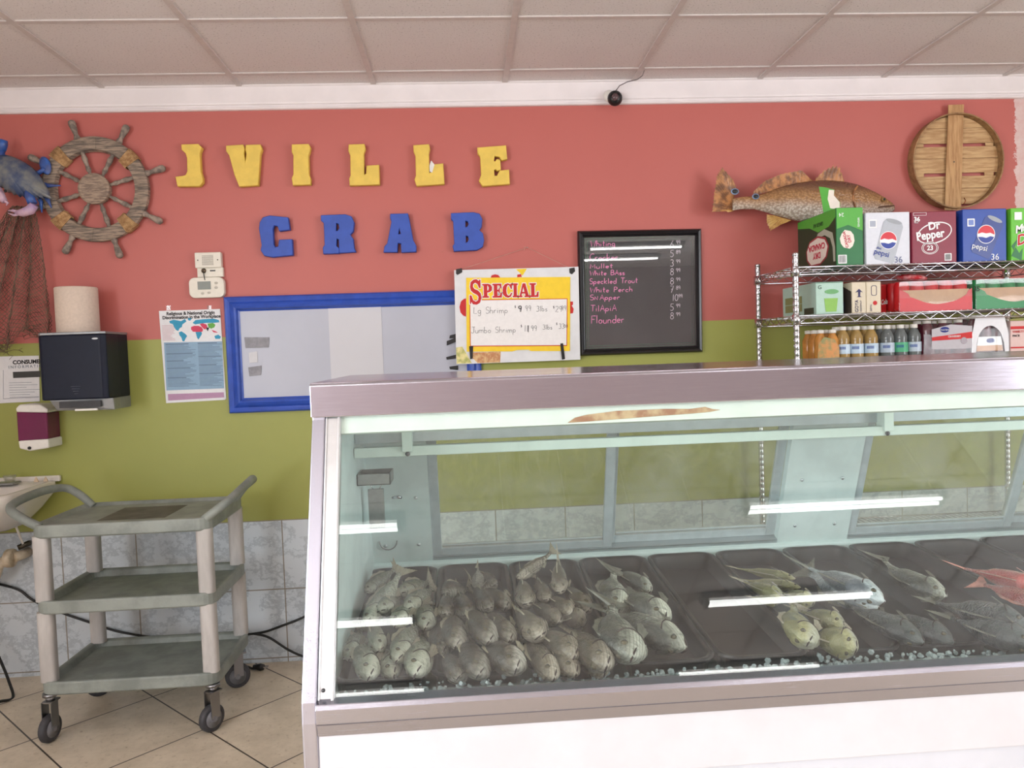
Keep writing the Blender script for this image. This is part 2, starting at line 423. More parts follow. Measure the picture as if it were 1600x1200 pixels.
# sill: double faceted stainless band, bumper and lower panel
prism_x(CX0+.026, CX1-.026, [(-2.206, .803), (-2.232, .800), (-2.236, .792), (-2.236, .768), (-2.229, .763), (-2.226, .742), (-2.20, .742), (-2.200, .797)]).build('sill', stainless, case, .0015)
bumper_m = mat('bumper_white', (200, 199, 204), .35, var=.03, scale=6)
prism_x(CX0+.026, CX1-.026, [(-2.222, .742), (-2.224, .64), (-2.20, .64), (-2.19, .742)]).build('bumper', bumper_m, case, .002)
prism_x(CX0+.026, CX1-.026, [(-2.216, .64), (-2.216, .10), (-2.19, .10), (-2.19, .64)]).build('lower_panel', mat('lower_panel_paint', (196, 198, 206), .35, var=.03, scale=6), case)
MB().box((CX0+.04, -2.17, 0), (CX1-.04, -1.36, .10)).build('plinth', black_plastic, case)
# interior: deck, ledges, end liners, back wall
MB().box((CX0+.026, -2.19, .60), (CX1-.026, -1.31, .70)).build('deck', liner_mat, case)
prism_x(CX0+.027, CX1-.027, [(-2.180, .70), (-2.180, .752), (-2.19, .752), (-2.19, .70)]).build('inner_sill', liner_mat, case)
prism_x(CX0+.027, CX1-.027, [(-1.402, .70), (-1.394, .803), (-1.345, .826), (-1.31, .826), (-1.31, .60)]).build('rear_ledge', liner_mat, case, .003)
linp = [(-2.00, 1.285), (-2.19, .80), (-2.19, .70), (-1.34, .70), (-1.365, .82), (-1.48, 1.30)]
for x0, x1 in ((CX0+.0265, CX0+.0285), (CX1-.0285, CX1-.0265)): prism_x(x0, x1, linp).build('end_liner', liner_mat, case)
prism_x(CX0+.026, CX1-.026, [(-1.36, .10), (-1.33, .10), (-1.33, .60), (-1.36, .60)]).build('rear_panel', white_enamel, case)
# rear wall pieces and door frames along the leaning plane
def bp(x, s_, off=0):      # s_ 0 at the top .. 1 at the bottom
    T, B = Vector((x, BT[0], BT[1])), Vector((x, BB[0], BB[1])); d = (B-T); n = Vector((0, d.z, -d.y)).normalized(); n = n if n.y < 0 else -n
    return T + d*s_ + n*off
def back_box(mb, x0, x1, s0, s1, o0, o1):
    q = [bp(0, s0, o0), bp(0, s1, o0), bp(0, s1, o1), bp(0, s0, o1)]
    return prism_x(x0, x1, [(p.y, p.z) for p in q], mb)
for x0, x1 in ((CX0+.027, -.108), (.882, 1.090), (2.06, CX1-.027)):
    mb = MB(); back_box(mb, x0, x1, -.62, 1.08, -.02, .004); o = mb.build('back_post', liner_mat, case)
    for sx in (.22, .78):
        for s_ in (.42, .88):
            if x1 - x0 > .1: MB().ball(bp(x0+(x1-x0)*sx, s_, .005), (.005, .003, .005), 8, 5).build('screw', alu, o)
door_fr = mat('door_aluminium', (190, 200, 203), .4, .15, var=.05)
pane_m = glass('door_glass', (.90, .93, .88, 1), .7, .10, 0, dustc=(.74, .74, .66, 1))
def sliding_door(x0, x1, off):
    mb = MB(); st, top, bot = .026, -.50, 1.02
    back_box(mb, x0, x0+st, top, bot, off, off+.014); back_box(mb, x1-st, x1, top, bot, off, off+.014)
    back_box(mb, x0+st, x1-st, top, top+.05, off, off+.014); back_box(mb, x0+st, x1-st, bot-.07, bot, off, off+.014)
    back_box(mb, x0+st+.004, x1-st, bot-.10, bot-.085, off+.002, off+.010)
    d = mb.build('sliding_door', door_fr, case, .0015)
    mb = MB(); back_box(mb, x0+st-.004, x1-st+.004, top+.04, bot-.06, off+.004, off+.008); mb.build('pane', pane_m, d)
sliding_door(-.108, .400, -.016); sliding_door(.385, .882, -.034)
sliding_door(1.090, 1.590, -.016); sliding_door(1.575, 2.06, -.034)
mb = MB(); back_box(mb, -.108, .882, -.60, -.50, -.04, .0); back_box(mb, 1.09, 2.06, -.60, -.50, -.04, .0)
back_box(mb, -.108, .882, 1.02, 1.09, -.045, .004); back_box(mb, 1.09, 2.06, 1.02, 1.09, -.045, .004); mb.build('door_track', alu, case)
# rail and lamp housing hung inside under the top
rl = MB(); rl.box((CX0+.03, -1.665, 1.178), (CX1-.03, -1.655, 1.206)); rl.build('upper_rail', mat('rail_grey', (170, 180, 184), .35, .5, var=.05), case)
rl = MB(); rl.box((CX0+.03, -1.690, 1.146), (CX1-.03, -1.668, 1.170)); lr = rl.build('lower_rail', fas, case, .002)
for x in (-.155, 1.03):
    MB().box((x, -1.70, 1.158), (x+.024, -1.66, 1.212)).build('rail_bracket', fas, case, .001)
    mb = MB(); mb.ball((x+.012, -1.692, 1.152), (.006, .004, .006), 10, 6); mb.build('bolt', metal('screw_steel', (90, 90, 92), .4), case)
MB().box((CX0+.05, -1.93, 1.262), (CX1-.05, -1.83, 1.285)).build('lamp_housing', white_enamel, case)
for x0, x1 in ((-.18, .88), (1.0, 2.02)):
    MB().tube([(x0, -1.88, 1.252), (x1, -1.88, 1.252)], .008, 10).build('case_lamp', emit('case_tube', (.86, 1, .97, 1), CASE_POWER), case)
# bracket tray hung on the left liner, thermometer, latch, ring
def at_x(x, y, X): return at(x, y, 0, X)
gm = mat('galvanised', (150, 152, 152), .4, .6, var=.08)
bx0, bx1, by0, by1, bz0, bz1 = -.270, -.190, -1.66, -1.575, 1.075, 1.102
mb = MB(); tk = .002
mb.box((bx0, by0, bz0), (bx1, by1, bz0+tk)).box((bx0, by0, bz0), (bx1, by0+tk, bz1)).box((bx0, by1-tk, bz0), (bx1, by1, bz1)).box((bx0, by0, bz0), (bx0+tk, by1, bz1)).box((bx1-tk, by0, bz0), (bx1, by1, bz1))
mb.build('scale_shelf', gm, case)
th = empty('hanging_thermometer', (-.235, -1.585, 1.0), 'flat grey metal strip hanging from a ring inside the left end of the fish counter', 'thermometer')
MB().box((-.253, -1.600, .955), (-.214, -1.590, 1.055)).build('plate', gm, th, .001)
mb = MB(); c = Vector((-.233, -1.597, 1.064)); mb.tube([c+Vector((.012*cos(a), 0, .012*sin(a))) for a in [2*pi*k/14 for k in range(15)]], .0016, 6, False); mb.build('ring', chrome, th)
mb = MB(); c = bp(-.195, .40, .010); mb.tube([c+Vector((-.012, 0, 0)), c+Vector((.004, -.008, .003)), c+Vector((.014, -.006, 0))], [.003, .0045, .004], 8); mb.build('latch', chrome, case)
mb = MB(); c = bp(-.228, .83, .006); mb.tube([c+Vector((.024*cos(a), 0, .024*sin(a))) for a in [pi+pi*k/10 for k in range(11)]], .002, 6); mb.build('hook_ring', gm, case)

# ================================================================== FISH PANS
pan_m = mat('black_pan', (26, 26, 30), .36, var=.1, spec=.35)
DY0, DZ0, DY1, DZ1 = -2.055, .762, -1.405, .800      # pan rim line (front, back)
def rimz(y): return DZ0 + (y-DY0)*(DZ1-DZ0)/(DY1-DY0)
ang = atan2(DZ1-DZ0, DY1-DY0); PL = sqrt((DY1-DY0)**2+(DZ1-DZ0)**2)
PX0, PITCH = -.287, .1935
def pan_mesh():
    mb = MB(); W2 = PITCH/2-.0015; dep = .045
    def ring(ins, z, r): return [Vector((x, y, z)) for x, y in rrect(-W2+ins, ins, W2-ins, PL-ins, r)]
    mb.loft([ring(.016, -dep, .02), ring(.008, -.004, .035), ring(.001, -.006, .04), ring(0, 0, .04), ring(.009, .001, .036), ring(.013, -.006, .032), ring(.021, -dep+.003, .022)])
    return mb
ords = ['leftmost', 'second from left', 'third from left', 'fourth from left', 'fifth from left', 'sixth from left', 'seventh from left', 'eighth from left', 'ninth from left', 'tenth from left']
holds = ['pale whole fish under the light reflection', 'dark round-headed fish', 'a heap of slim open-mouthed fish', 'five large fish with striped bellies', 'nothing at all', 'small yellowish fish in two heaps', 'two silver trout over two dark fish', 'one silver fish at its back', 'red snapper and pale fish', 'nothing in view']
pans = []; p0 = None
for i in range(10):
    x = PX0 + PITCH*(i+.5)
    if p0 is None: o = p0 = pan_mesh().build('fish_pan', pan_m)
    else: o = p0.copy(); COL.objects.link(o)
    o.location = (x, DY0, DZ0); o.rotation_euler = (ang, 0, 0)
    tag(o, 'black fish pan holding %s, %s' % (holds[i], ords[i]), 'tray', 'black pans in the fish counter')
# crushed ice in front of and between the pans
ice_m = mat('ice', (196, 210, 212), .2, var=.1, trans=.35)
mb = MB()
for k in range(1500):
    x = random.uniform(-.265, 2.05); y = random.uniform(-2.160, -2.066); r = random.uniform(.003, .008)
    hump = .5+.5*sin(x*9+1)
    z = .740 + .022*(.4+.6*hump)*random.random() + (y+2.16)*.05
    Mx = Matrix.Translation((x, y, z)) @ Matrix.Rotation(random.random()*6, 4, Vector((random.random(), random.random(), random.random()+.1)).normalized())
    mb.ball((0, 0, 0), (r, r*.7, r*.8), 5, 3, Mx)
mb.box((-.268, -2.163, .70), (2.10, -2.062, .742))
tag(mb.build('crushed_ice', ice_m, smooth=False), 'crushed ice heaped along the front of the black pans', 'ice', kind='stuff')

# ================================================================== FISH
def fish_mat(name, back, flank, belly, stripes=None, scale=70, rough=.28, spots=0):
    m = bpy.data.materials.new(name); t = NT(m); X, Y, Z = t.sep()
    a = t.step(t.m('ADD', Z, t.m('MULTIPLY_ADD', t.noise(9, 3), .06, -.03)), -.03, .045); b = t.step(t.m('ADD', Z, t.m('MULTIPLY_ADD', t.noise(12, 3), .06, -.03)), .045, .10)
    c = t.mix(b, t.mix(a, srgb(*belly), srgb(*flank)), srgb(*back))
    if stripes:
        wv = t.m('SINE', t.m('MULTIPLY', t.m('ADD', X if stripes == 'v' else Z, t.m('MULTIPLY', t.noise(6, 2), .02)), 130 if stripes == 'v' else 300))
        c = t.mix(t.m('MULTIPLY', t.step(wv, .1, .8), .35), c, tuple(v*.45 for v in srgb(*flank)[:3])+(1,))
    vo = t.voro(scale, stretch=(1, 1, 1)); ed = t.step(vo, .35, .75)
    body = t.m('LESS_THAN', X, .24)
    c = t.mix(t.m('MULTIPLY', t.m('MULTIPLY', ed, body), .4), c, tuple(v*.5 for v in srgb(*flank)[:3])+(1,))
    c = t.mix(t.m('MULTIPLY', t.step(t.noise(20, 5, .7), .46, .66), .5), c, srgb(*back))
    oi = t.n('ShaderNodeObjectInfo'); wn = t.n('ShaderNodeTexWhiteNoise'); t.l(oi.outputs['Location'], wn.inputs['Vector'])   # one tone per fish, shared by its parts
    hs = t.n('ShaderNodeHueSaturation'); t.l(c, hs.inputs['Color']); t.l(t.m('MULTIPLY_ADD', wn.outputs[0], .35, .82), hs.inputs['Value'])
    t.col(hs.outputs[0]); t.b.inputs['Roughness'].default_value = rough*.85; t.b.inputs['Specular IOR Level'].default_value = .8
    t.bump(t.m('MULTIPLY_ADD', t.noise(26, 4, .6), .6, t.m('MULTIPLY', ed, body)), .8, .012)
    return m
FM = dict(croaker=fish_mat('croaker_skin', (58, 52, 46), (112, 102, 90), (206, 198, 186), 'v', 48),
          pale=fish_mat('whiting_skin', (96, 96, 80), (158, 158, 140), (212, 210, 194), None, 50),
          mullet=fish_mat('mullet_skin', (72, 64, 52), (130, 118, 102), (212, 200, 184), 'h', 48),
          bass=fish_mat('bass_skin', (58, 60, 56), (130, 130, 118), (224, 222, 206), 'h', 50),
          dark=fish_mat('dark_fish_skin', (50, 54, 56), (78, 82, 82), (110, 112, 108), None, 50, rough=.4),
          yellow=fish_mat('yellowish_skin', (128, 124, 84), (176, 170, 122), (208, 204, 182), None),
          trout=fish_mat('silver_trout_skin', (96, 100, 108), (196, 204, 208), (232, 236, 236), None, 90),
          snapper=fish_mat('snapper_skin', (196, 84, 80), (222, 140, 132), (232, 204, 196), None))
fin_m = mat('fish_fin', (168, 158, 138), .45, var=.2, scale=8, stretch=(2, 2, 30))
fin_red = mat('snapper_fin', (214, 150, 136), .45, var=.2, scale=8)
fin_dark = mat('dark_fish_fin', (118, 116, 104), .45, var=.2, scale=8)
eye_w = mat('fish_eye', (88, 80, 60), .12, var=.1); mouth_m = flat('fish_mouth', (48, 30, 28), .5)
SHAPES = dict(round=dict(h=[(0, .018), (.012, .038), (.035, .066), (.08, .104), (.15, .142), (.25, .168), (.38, .165), (.52, .148), (.66, .112), (.78, .070), (.88, .036), (1, .034)], w=.62),
              slim=dict(h=[(0, .018), (.012, .030), (.035, .048), (.08, .070), (.15, .093), (.25, .113), (.38, .115), (.52, .108), (.66, .090), (.78, .062), (.88, .034), (1, .030)], w=.72),
              big=dict(h=[(0, .014), (.012, .026), (.035, .046), (.08, .078), (.15, .112), (.25, .142), (.38, .148), (.52, .138), (.66, .108), (.78, .068), (.88, .034), (1, .030)], w=.60))
def interp(tab, t):
    for (a, va), (b, vb) in zip(tab, tab[1:]):
        if t <= b: k = (t-a)/(b-a); return va+(vb-va)*k
    return tab[-1][1]
def fin_mb(base, tip, th=.006, n=12, rag=.0):
    """rayed fin between two edge polylines, real thickness, ribs alternate"""
    mb = MB()
    def pl(P, u):
        u = u*(len(P)-1); i = min(int(u), len(P)-2); k = u-i; return Vector(P[i])*(1-k)+Vector(P[i+1])*k
    rings = []
    for i in range(n*2+1):
        u = i/(n*2); a, b = pl(base, u), pl(tip, u)
        if i % 2: b = a+(b-a)*(1-rag)
        d = (b-a); o = (.4 if i % 2 else 1)*th/2
        rings.append([a+Vector((0, o, 0)), a+d*.5+Vector((0, o*.8, 0)), b+Vector((0, o*.25, 0)), b-Vector((0, o*.25, 0)), a+d*.5-Vector((0, o*.8, 0)), a-Vector((0, o, 0))])
    return mb.loft(rings, smooth=False)
def make_fish(kind, shape, bend):
    """unit-length fish: snout at +x .5, tail base at about -.36, fin to -.5; z up, y thickness"""
    S = SHAPES[shape]; root = bpy.data.objects.new('whole_fish', None); COL.objects.link(root)
    def cen(t): return Vector((.5-.88*t, bend*(t-.35)**2*1.6*(1 if t > .35 else .3), .012*sin(t*pi)*-.6))
    def sp(t, a, k=1.0, off=0):
        h = interp(S['h'], t)*k + off; w_ = interp(S['h'], t)*S['w']*k*(1.08 if t < .3 else 1)*(1 if t < .7 else .75) + off
        ca, sa = cos(a), sin(a)
        z = h*sa*(1.0 if sa > 0 else .92)*(1-.06*abs(ca)); y = w_*ca*(1-.10*abs(sa))
        return cen(t)+Vector((0, y, z))
    ts = [0, .006, .012, .022, .035, .055, .08, .11, .15, .2, .26, .33, .4, .48, .56, .64, .72, .8, .88, .94, 1]
    N = 20
    mb = MB(); mb.loft([[sp(t, 2*pi*k/N) for k in range(N)] for t in ts])
    fm = fin_red if kind == 'snapper' else (fin_dark if kind in ('dark', 'trout', 'bass') else fin_m)
    mb.build('body', FM[kind], root)
    c = cen(1); bx, by = c.x, c.y
    fl = .14
    mb = fin_mb([(bx+.02, by, .028), (bx+.01, by, 0), (bx+.02, by, -.028)], [(bx-fl*1.05, by+.02, .17), (bx-fl*.9, by+.02, .09), (bx-fl*.8, by+.015, 0), (bx-fl*.9, by+.02, -.085), (bx-fl*1.05, by+.02, -.155)], .014, 10, .08); mb.build('tail_fin', fm, root)
    T = [.28, .4, .5, .6, .72]
    mb = fin_mb([sp(t, pi/2)-Vector((0, 0, .012)) for t in T], [sp(t-(-.03), pi/2)+Vector((-.02, 0, h)) for t, h in zip(T, (.018, .034, .020, .030, .008))], .012, 12, .15); mb.build('dorsal_fin', fm, root)
    T = [.62, .68, .74]
    mb = fin_mb([sp(t, -pi/2)+Vector((0, 0, .01)) for t in T], [sp(t+.04, -pi/2)+Vector((-.01, 0, -h)) for t, h in zip(T, (.05, .035, .012))], .010, 6, .15); mb.build('anal_fin', fm, root)
    for s_ in (1, -1):
        a0 = (-.35 if s_ > 0 else pi+.35)
        b0 = sp(.29, a0); b1 = sp(.29, a0-s_*.35)
        mb = fin_mb([b0, b1], [b0+Vector((-.13, s_*.035, .0)), b0+Vector((-.14, s_*.04, -.03)), b1+Vector((-.08, s_*.03, -.035))], .008, 5, .1); mb.build('pectoral_fin', fm, root)
        # gill cover: raised plate with a free rear edge
        mb = MB(); g = []
        for i in range(9):
            v = i/8; row = []
            for j in range(11):
                q = j/10; aa = (-1.0+1.9*q); te = .155+.115*sin(pi*min(max((q*.94+.03), 0), 1))
                t = .105+(te-.105)*v
                p = sp(t, aa if s_ > 0 else pi-aa, 1, 0.001+.005*v); row.append(p)
            g.append(row)
        vs = [[mb.bm.verts.new(p) for p in r] for r in g]; gill_edge = [Vector(p) for p in g[-1][1:-1]]
        for a_, b_ in zip(vs, vs[1:]):
            for k in range(10): mb._f([a_[k], a_[k+1], b_[k+1], b_[k]], True)
        inner = [mb.bm.verts.new(sp(.105+(.155+.115*sin(pi*(k/10*.94+.03))-.105), (-1.0+1.9*k/10) if s_ > 0 else pi-(-1.0+1.9*k/10), 1, -.006)) for k in range(11)]
        for k in range(10): mb._f([vs[-1][k], vs[-1][k+1], inner[k+1], inner[k]])
        mb.build('gill_cover', FM[kind], root)
        mb = MB(); mb.tube(gill_edge, .0042, 6); mb.build('gill_slit', mouth_m, root)
        ep = sp(.095, .62 if s_ > 0 else pi-.62, 1, -.006)
        mb = MB(); rr = .021; mb.ball(ep, (rr, rr*.75, rr), 12, 8); e = mb.build('eye', eye_w, root)
        mb = MB(); mb.ball(ep+Vector((0, s_*rr*.30, rr*.12)), (rr*.68, rr*.60, rr*.72), 10, 6); mb.build('pupil', black_plastic, e)
    pts = [sp(.055*abs(1-2*k/12)**.8, (-.30 if k < 6 else pi+.30), 1, .007) for k in range(13)]
    mb = MB(); mb.tube(pts, [.0022+.0038*sin(pi*k/12) for k in range(13)], 6); mb.build('mouth', mouth_m, root)
    return root
_P = {}
KS = dict(croaker='round', pale='slim', mullet='slim', bass='big', dark='big', yellow='big', trout='big', snapper='big')
def fish(H, T, kind, girth, rollang, label, group, bend=0, lh=.04, lt=.02, ln=None):
    """H, T: snout and tail-tip in the photo; lh, lt: heights over the pan rim plane"""
    def pt(p, lift):
        d = FW + RT*((p[0]-800)/F) + UP*((600-p[1])/F); k = (DZ1-DZ0)/(DY1-DY0)
        # intersect with rim plane raised by lift
        z0 = DZ0+lift-k*DY0; tt = (z0+k*CAM.y-CAM.z)/(d.z-k*d.y); return CAM+d*tt
    h, tl = pt(H, lh), pt(T, lt); X = h-tl; L = X.length
    if ln: L = ln; tl = h-X.normalized()*L
    X.normalize(); Zu = Vector((0, 0, 1)); Yv = Zu.cross(X).normalized(); Zv = X.cross(Yv)
    a = radians(rollang); Y2 = Yv*cos(a)+Zv*sin(a); Z2 = X.cross(Y2)
    key = (kind, bend)
    if key not in _P: src = _P[key] = make_fish(kind, KS[kind], bend); o = src
    else: o = copy_tree(_P[key])
    c = (h+tl)/2; g = girth*(1.0 if kind == 'pale' or kind == 'mullet' else 1.08)/dict(round=.336, slim=.23, big=.292)[KS[kind]]
    R = Matrix((X, Y2, Z2)).transposed().to_4x4()
    o.matrix_world = Matrix.Translation(c) @ R @ Matrix.Diagonal((L, g, g, 1))
    tag(o, label, 'fish', group)
A = lambda x, y: (520+x/4.444, 840+y/4.444)
B_ = lambda x, y: (780+x/4.706, 840+y/4.706)
C_ = lambda x, y: (1020+x/4.706, 830+y/4.706)
D_ = lambda x, y: (1260+x/4.706, 830+y/4.706)
pan1 = 'in the leftmost pan'; pan2 = 'in the second pan'; pan3 = 'in the third pan'; pan4 = 'in the fourth pan'; pan6 = 'in the sixth pan'
# (map, head, tail, kind, girth, roll, bend, lift head, lift tail, label)
FISH = [
 ('whiting in the leftmost pan', 'pale', pan1, A, [
  ((225, 375), (450, 205), .040, 25, 0, .020, .050, 'slim pale grey fish with raised tail at the back left corner'),
  ((230, 600), (480, 250), .052, 70, .10, .030, .055, 'long pale fish slanting from the back to the left rim'),
  ((468, 385), (690, 300), .050, 30, 0, .030, .030, 'cream headed fish nearest the back, pointing left'),
  ((325, 505), (500, 400), .048, 20, 0, .050, .030, 'short cream fish head with round eye, middle of the heap'),
  ((510, 500), (710, 340), .052, 40, 0, .040, .030, 'pale fish with dark mouth, pointing down left at the right side'),
  ((430, 605), (580, 440), .050, 60, 0, .045, .030, 'pale fish just above the bright reflection, centre of the heap'),
  ((640, 620), (660, 440), .054, 60, 0, .035, .030, 'pale fish just above the bright reflection, against the right rim'),
  ((320, 780), (270, 560), .050, 30, 0, .040, .030, 'narrow yellowish fish just below the bright reflection'),
  ((440, 850), (580, 600), .056, 50, .10, .040, .030, 'pale fish below the reflection pointing down left'),
  ((250, 960), (200, 700), .062, 60, 0, .030, .020, 'broad yellow tinged fish at the front left of the heap'),
  ((420, 950), (300, 740), .056, 80, 0, .015, .010, 'dull grey fish at the front centre of the heap'),
  ((570, 940), (640, 660), .066, 60, 0, .035, .020, 'broad pale fish at the front right of the heap'),
  ((110, 840), (200, 620), .050, 70, 0, .010, .010, 'darkest fish, low against the left rim')]),
 ('croakers in the second pan', 'croaker', pan2, A, [
  ((1130, 320), (940, 285), .054, 20, 0, .030, .030, 'cream faced fish at the back right, looking right'),
  ((1015, 350), (1005, 185), .050, 0, 0, .012, .075, 'fish with its tail fan standing up at the back'),
  ((770, 385), (960, 350), .054, 30, 0, .030, .030, 'fish lying sideways at the back left with open dark mouth'),
  ((1200, 480), (1040, 330), .062, 60, 0, .035, .030, 'silver cheeked fish at the right, second row from the back'),
  ((1085, 485), (960, 340), .056, 10, 0, .050, .040, 'pinkish open-mouthed fish right of centre, second row from the back'),
  ((790, 525), (785, 390), .054, 0, 0, .040, .040, 'round yellowish face at the left rim'),
  ((930, 530), (870, 370), .056, 15, 0, .045, .040, 'upright round face left of centre'),
  ((1080, 715), (950, 460), .070, 50, 0, .055, .045, 'darkest brown fish in the middle of the heap'),
  ((1225, 710), (1060, 470), .062, 60, 0, .040, .040, 'fish with blue grey cheek at the right rim'),
  ((850, 750), (850, 500), .062, 60, 0, .045, .030, 'long grey fish left of the darkest one'),
  ((760, 800), (750, 520), .058, 70, 0, .020, .020, 'dull fish low along the left rim'),
  ((1270, 905), (1060, 690), .078, 65, 0, .040, .030, 'large scaly fish at the front right corner'),
  ((1010, 945), (930, 680), .070, 50, 0, .035, .040, 'dark scaly fish at the front centre'),
  ((880, 955), (770, 800), .060, 40, 0, .022, .020, 'small fish with pale cheek at the front left')]),
 ('mullet in the third pan', 'mullet', pan3, B_, [
  ((130, 300), (420, 110), .038, 60, .12, .030, .080, 'pale slim fish at the back, tail up over the rim'),
  ((445, 395), (430, 150), .052, 10, 0, .055, .080, 'pink lipped fish with a wide tail fan behind it'),
  ((205, 480), (160, 310), .060, 10, 0, .050, .030, 'silver faced open-mouthed fish at the left rim'),
  ((355, 450), (260, 300), .048, 10, 0, .050, .030, 'narrow face with dark open mouth, just right of the silver one'),
  ((655, 530), (450, 340), .060, 40, 0, .035, .030, 'long fish pointing at the right rim'),
  ((530, 550), (340, 430), .052, 50, 0, .050, .035, 'small pinkish cheeked fish in the middle'),
  ((440, 615), (210, 460), .054, 50, 0, .040, .030, 'fish in the middle of the heap crossing towards lower right'),
  ((300, 715), (110, 530), .068, 30, 0, .055, .035, 'fish with wide open mouth at the left'),
  ((630, 560), (430, 670), .054, 70, .12, .045, .030, 'pale bellied fish turned up towards the right'),
  ((550, 865), (300, 680), .070, 60, 0, .045, .030, 'brown fish with pale snout in front of the middle'),
  ((785, 940), (520, 680), .078, 65, 0, .045, .030, 'largest scaly fish at the right front'),
  ((400, 1030), (190, 700), .060, 70, 0, .025, .025, 'plain long fish at the front left corner'),
  ((560, 1000), (270, 730), .062, 70, 0, .022, .025, 'plain long fish second from the front left corner'),
  ((775, 985), (520, 860), .055, 70, 0, .015, .015, 'low flat fish under the largest one at the front')]),
 ('bass in the fourth pan', 'bass', pan4, B_, [
  ((1110, 390), (830, 220), .062, 65, 0, .030, .035, 'fish with forked tail at the very back'),
  ((880, 525), (800, 300), .082, 60, .12, .045, .035, 'striped bellied fish lying across the left rim'),
  ((1215, 600), (900, 380), .088, 70, 0, .045, .030, 'large fish with wrinkled gill cover in the middle'),
  ((970, 880), (780, 560), .098, 65, .12, .050, .035, 'big fish with bright belly at the front left'),
  ((1370, 810), (700, 500), .098, 75, 0, .020, .030, 'longest plain grey fish with its tail over the left rim')]),
 ('small fish in the sixth pan', 'yellow', pan6, C_, [
  ((1050, 350), (560, 262), .040, 75, 0, .025, .025, 'backmost slim yellowish fish'),
  ((1090, 415), (600, 350), .040, 75, 0, .020, .020, 'second slim yellowish fish from the back'),
  ((955, 485), (640, 360), .052, 70, 0, .035, .025, 'rounder yellowish fish in front of the two slim ones'),
  ((930, 520), (700, 480), .042, 75, 0, .015, .015, 'pale fish half hidden by the bright reflection'),
  ((1180, 520), (920, 450), .058, 70, 0, .030, .020, 'whitish round fish right behind the bright reflection'),
  ((1140, 815), (980, 590), .078, 60, .12, .045, .030, 'round yellow fish just in front of the bright reflection'),
  ((1400, 700), (1060, 580), .070, 70, 0, .030, .025, 'brown backed fish right of the reflection end'),
  ((1495, 860), (1120, 740), .088, 72, 0, .025, .020, 'broad pale yellow fish at the front')]),
 ('trout in the seventh pan', 'trout', 'in the seventh pan', D_, [
  ((570, 515), (-40, 245), .088, 65, 0, .040, .035, 'silver fish with dark back, upper of the bright pair'),
  ((525, 560), (-30, 285), .084, 115, 0, .020, .020, 'silver white fish, lower of the bright pair')]),
 ('dark fish in the seventh pan', 'dark', 'at the front of the seventh pan', D_, [
  ((860, 820), (220, 500), .075, 75, 0, .010, .015, 'dark grey fish, left one of the dark pair'),
  ((1085, 820), (480, 570), .078, 75, 0, .005, .005, 'dark grey fish, right one of the dark pair')]),
 ('fish in the eighth pan', 'bass', 'at the back of the eighth pan', D_, [
  ((1020, 485), (490, 260), .088, 72, .12, .020, .020, 'single silver green fish lying on its side')]),
 ('large pale fish in the ninth pan', 'dark', 'in the ninth pan', D_, [
  ((1640, 700), (860, 505), .092, 75, 0, .030, .030, 'long grey green fish, rear one of the big pair'),
  ((1680, 850), (990, 615), .090, 75, 0, .020, .020, 'long grey green fish, front one of the big pair')]),
 ('snapper at the right end', 'snapper', 'at the right edge of the picture', D_, [
  ((1800, 430), (1080, 255), .072, 70, 0, .035, .030, 'pink red snapper with pale tail, upper one'),
  ((1830, 540), (1240, 375), .068, 105, 0, .010, .012, 'pale pinkish fish tucked under the red one')]),
]
for group, kind, where, mp, rows in FISH:
    for H, T_, g_, rl_, bend, lh, lt, lab in rows:
        if mp in (A, B_) and lt < .05 and kind != 'bass': lt -= .028
        fish(mp(*H), mp(*T_), kind, g_, rl_, '%s %s' % (lab, where), group, bend, lh, lt)

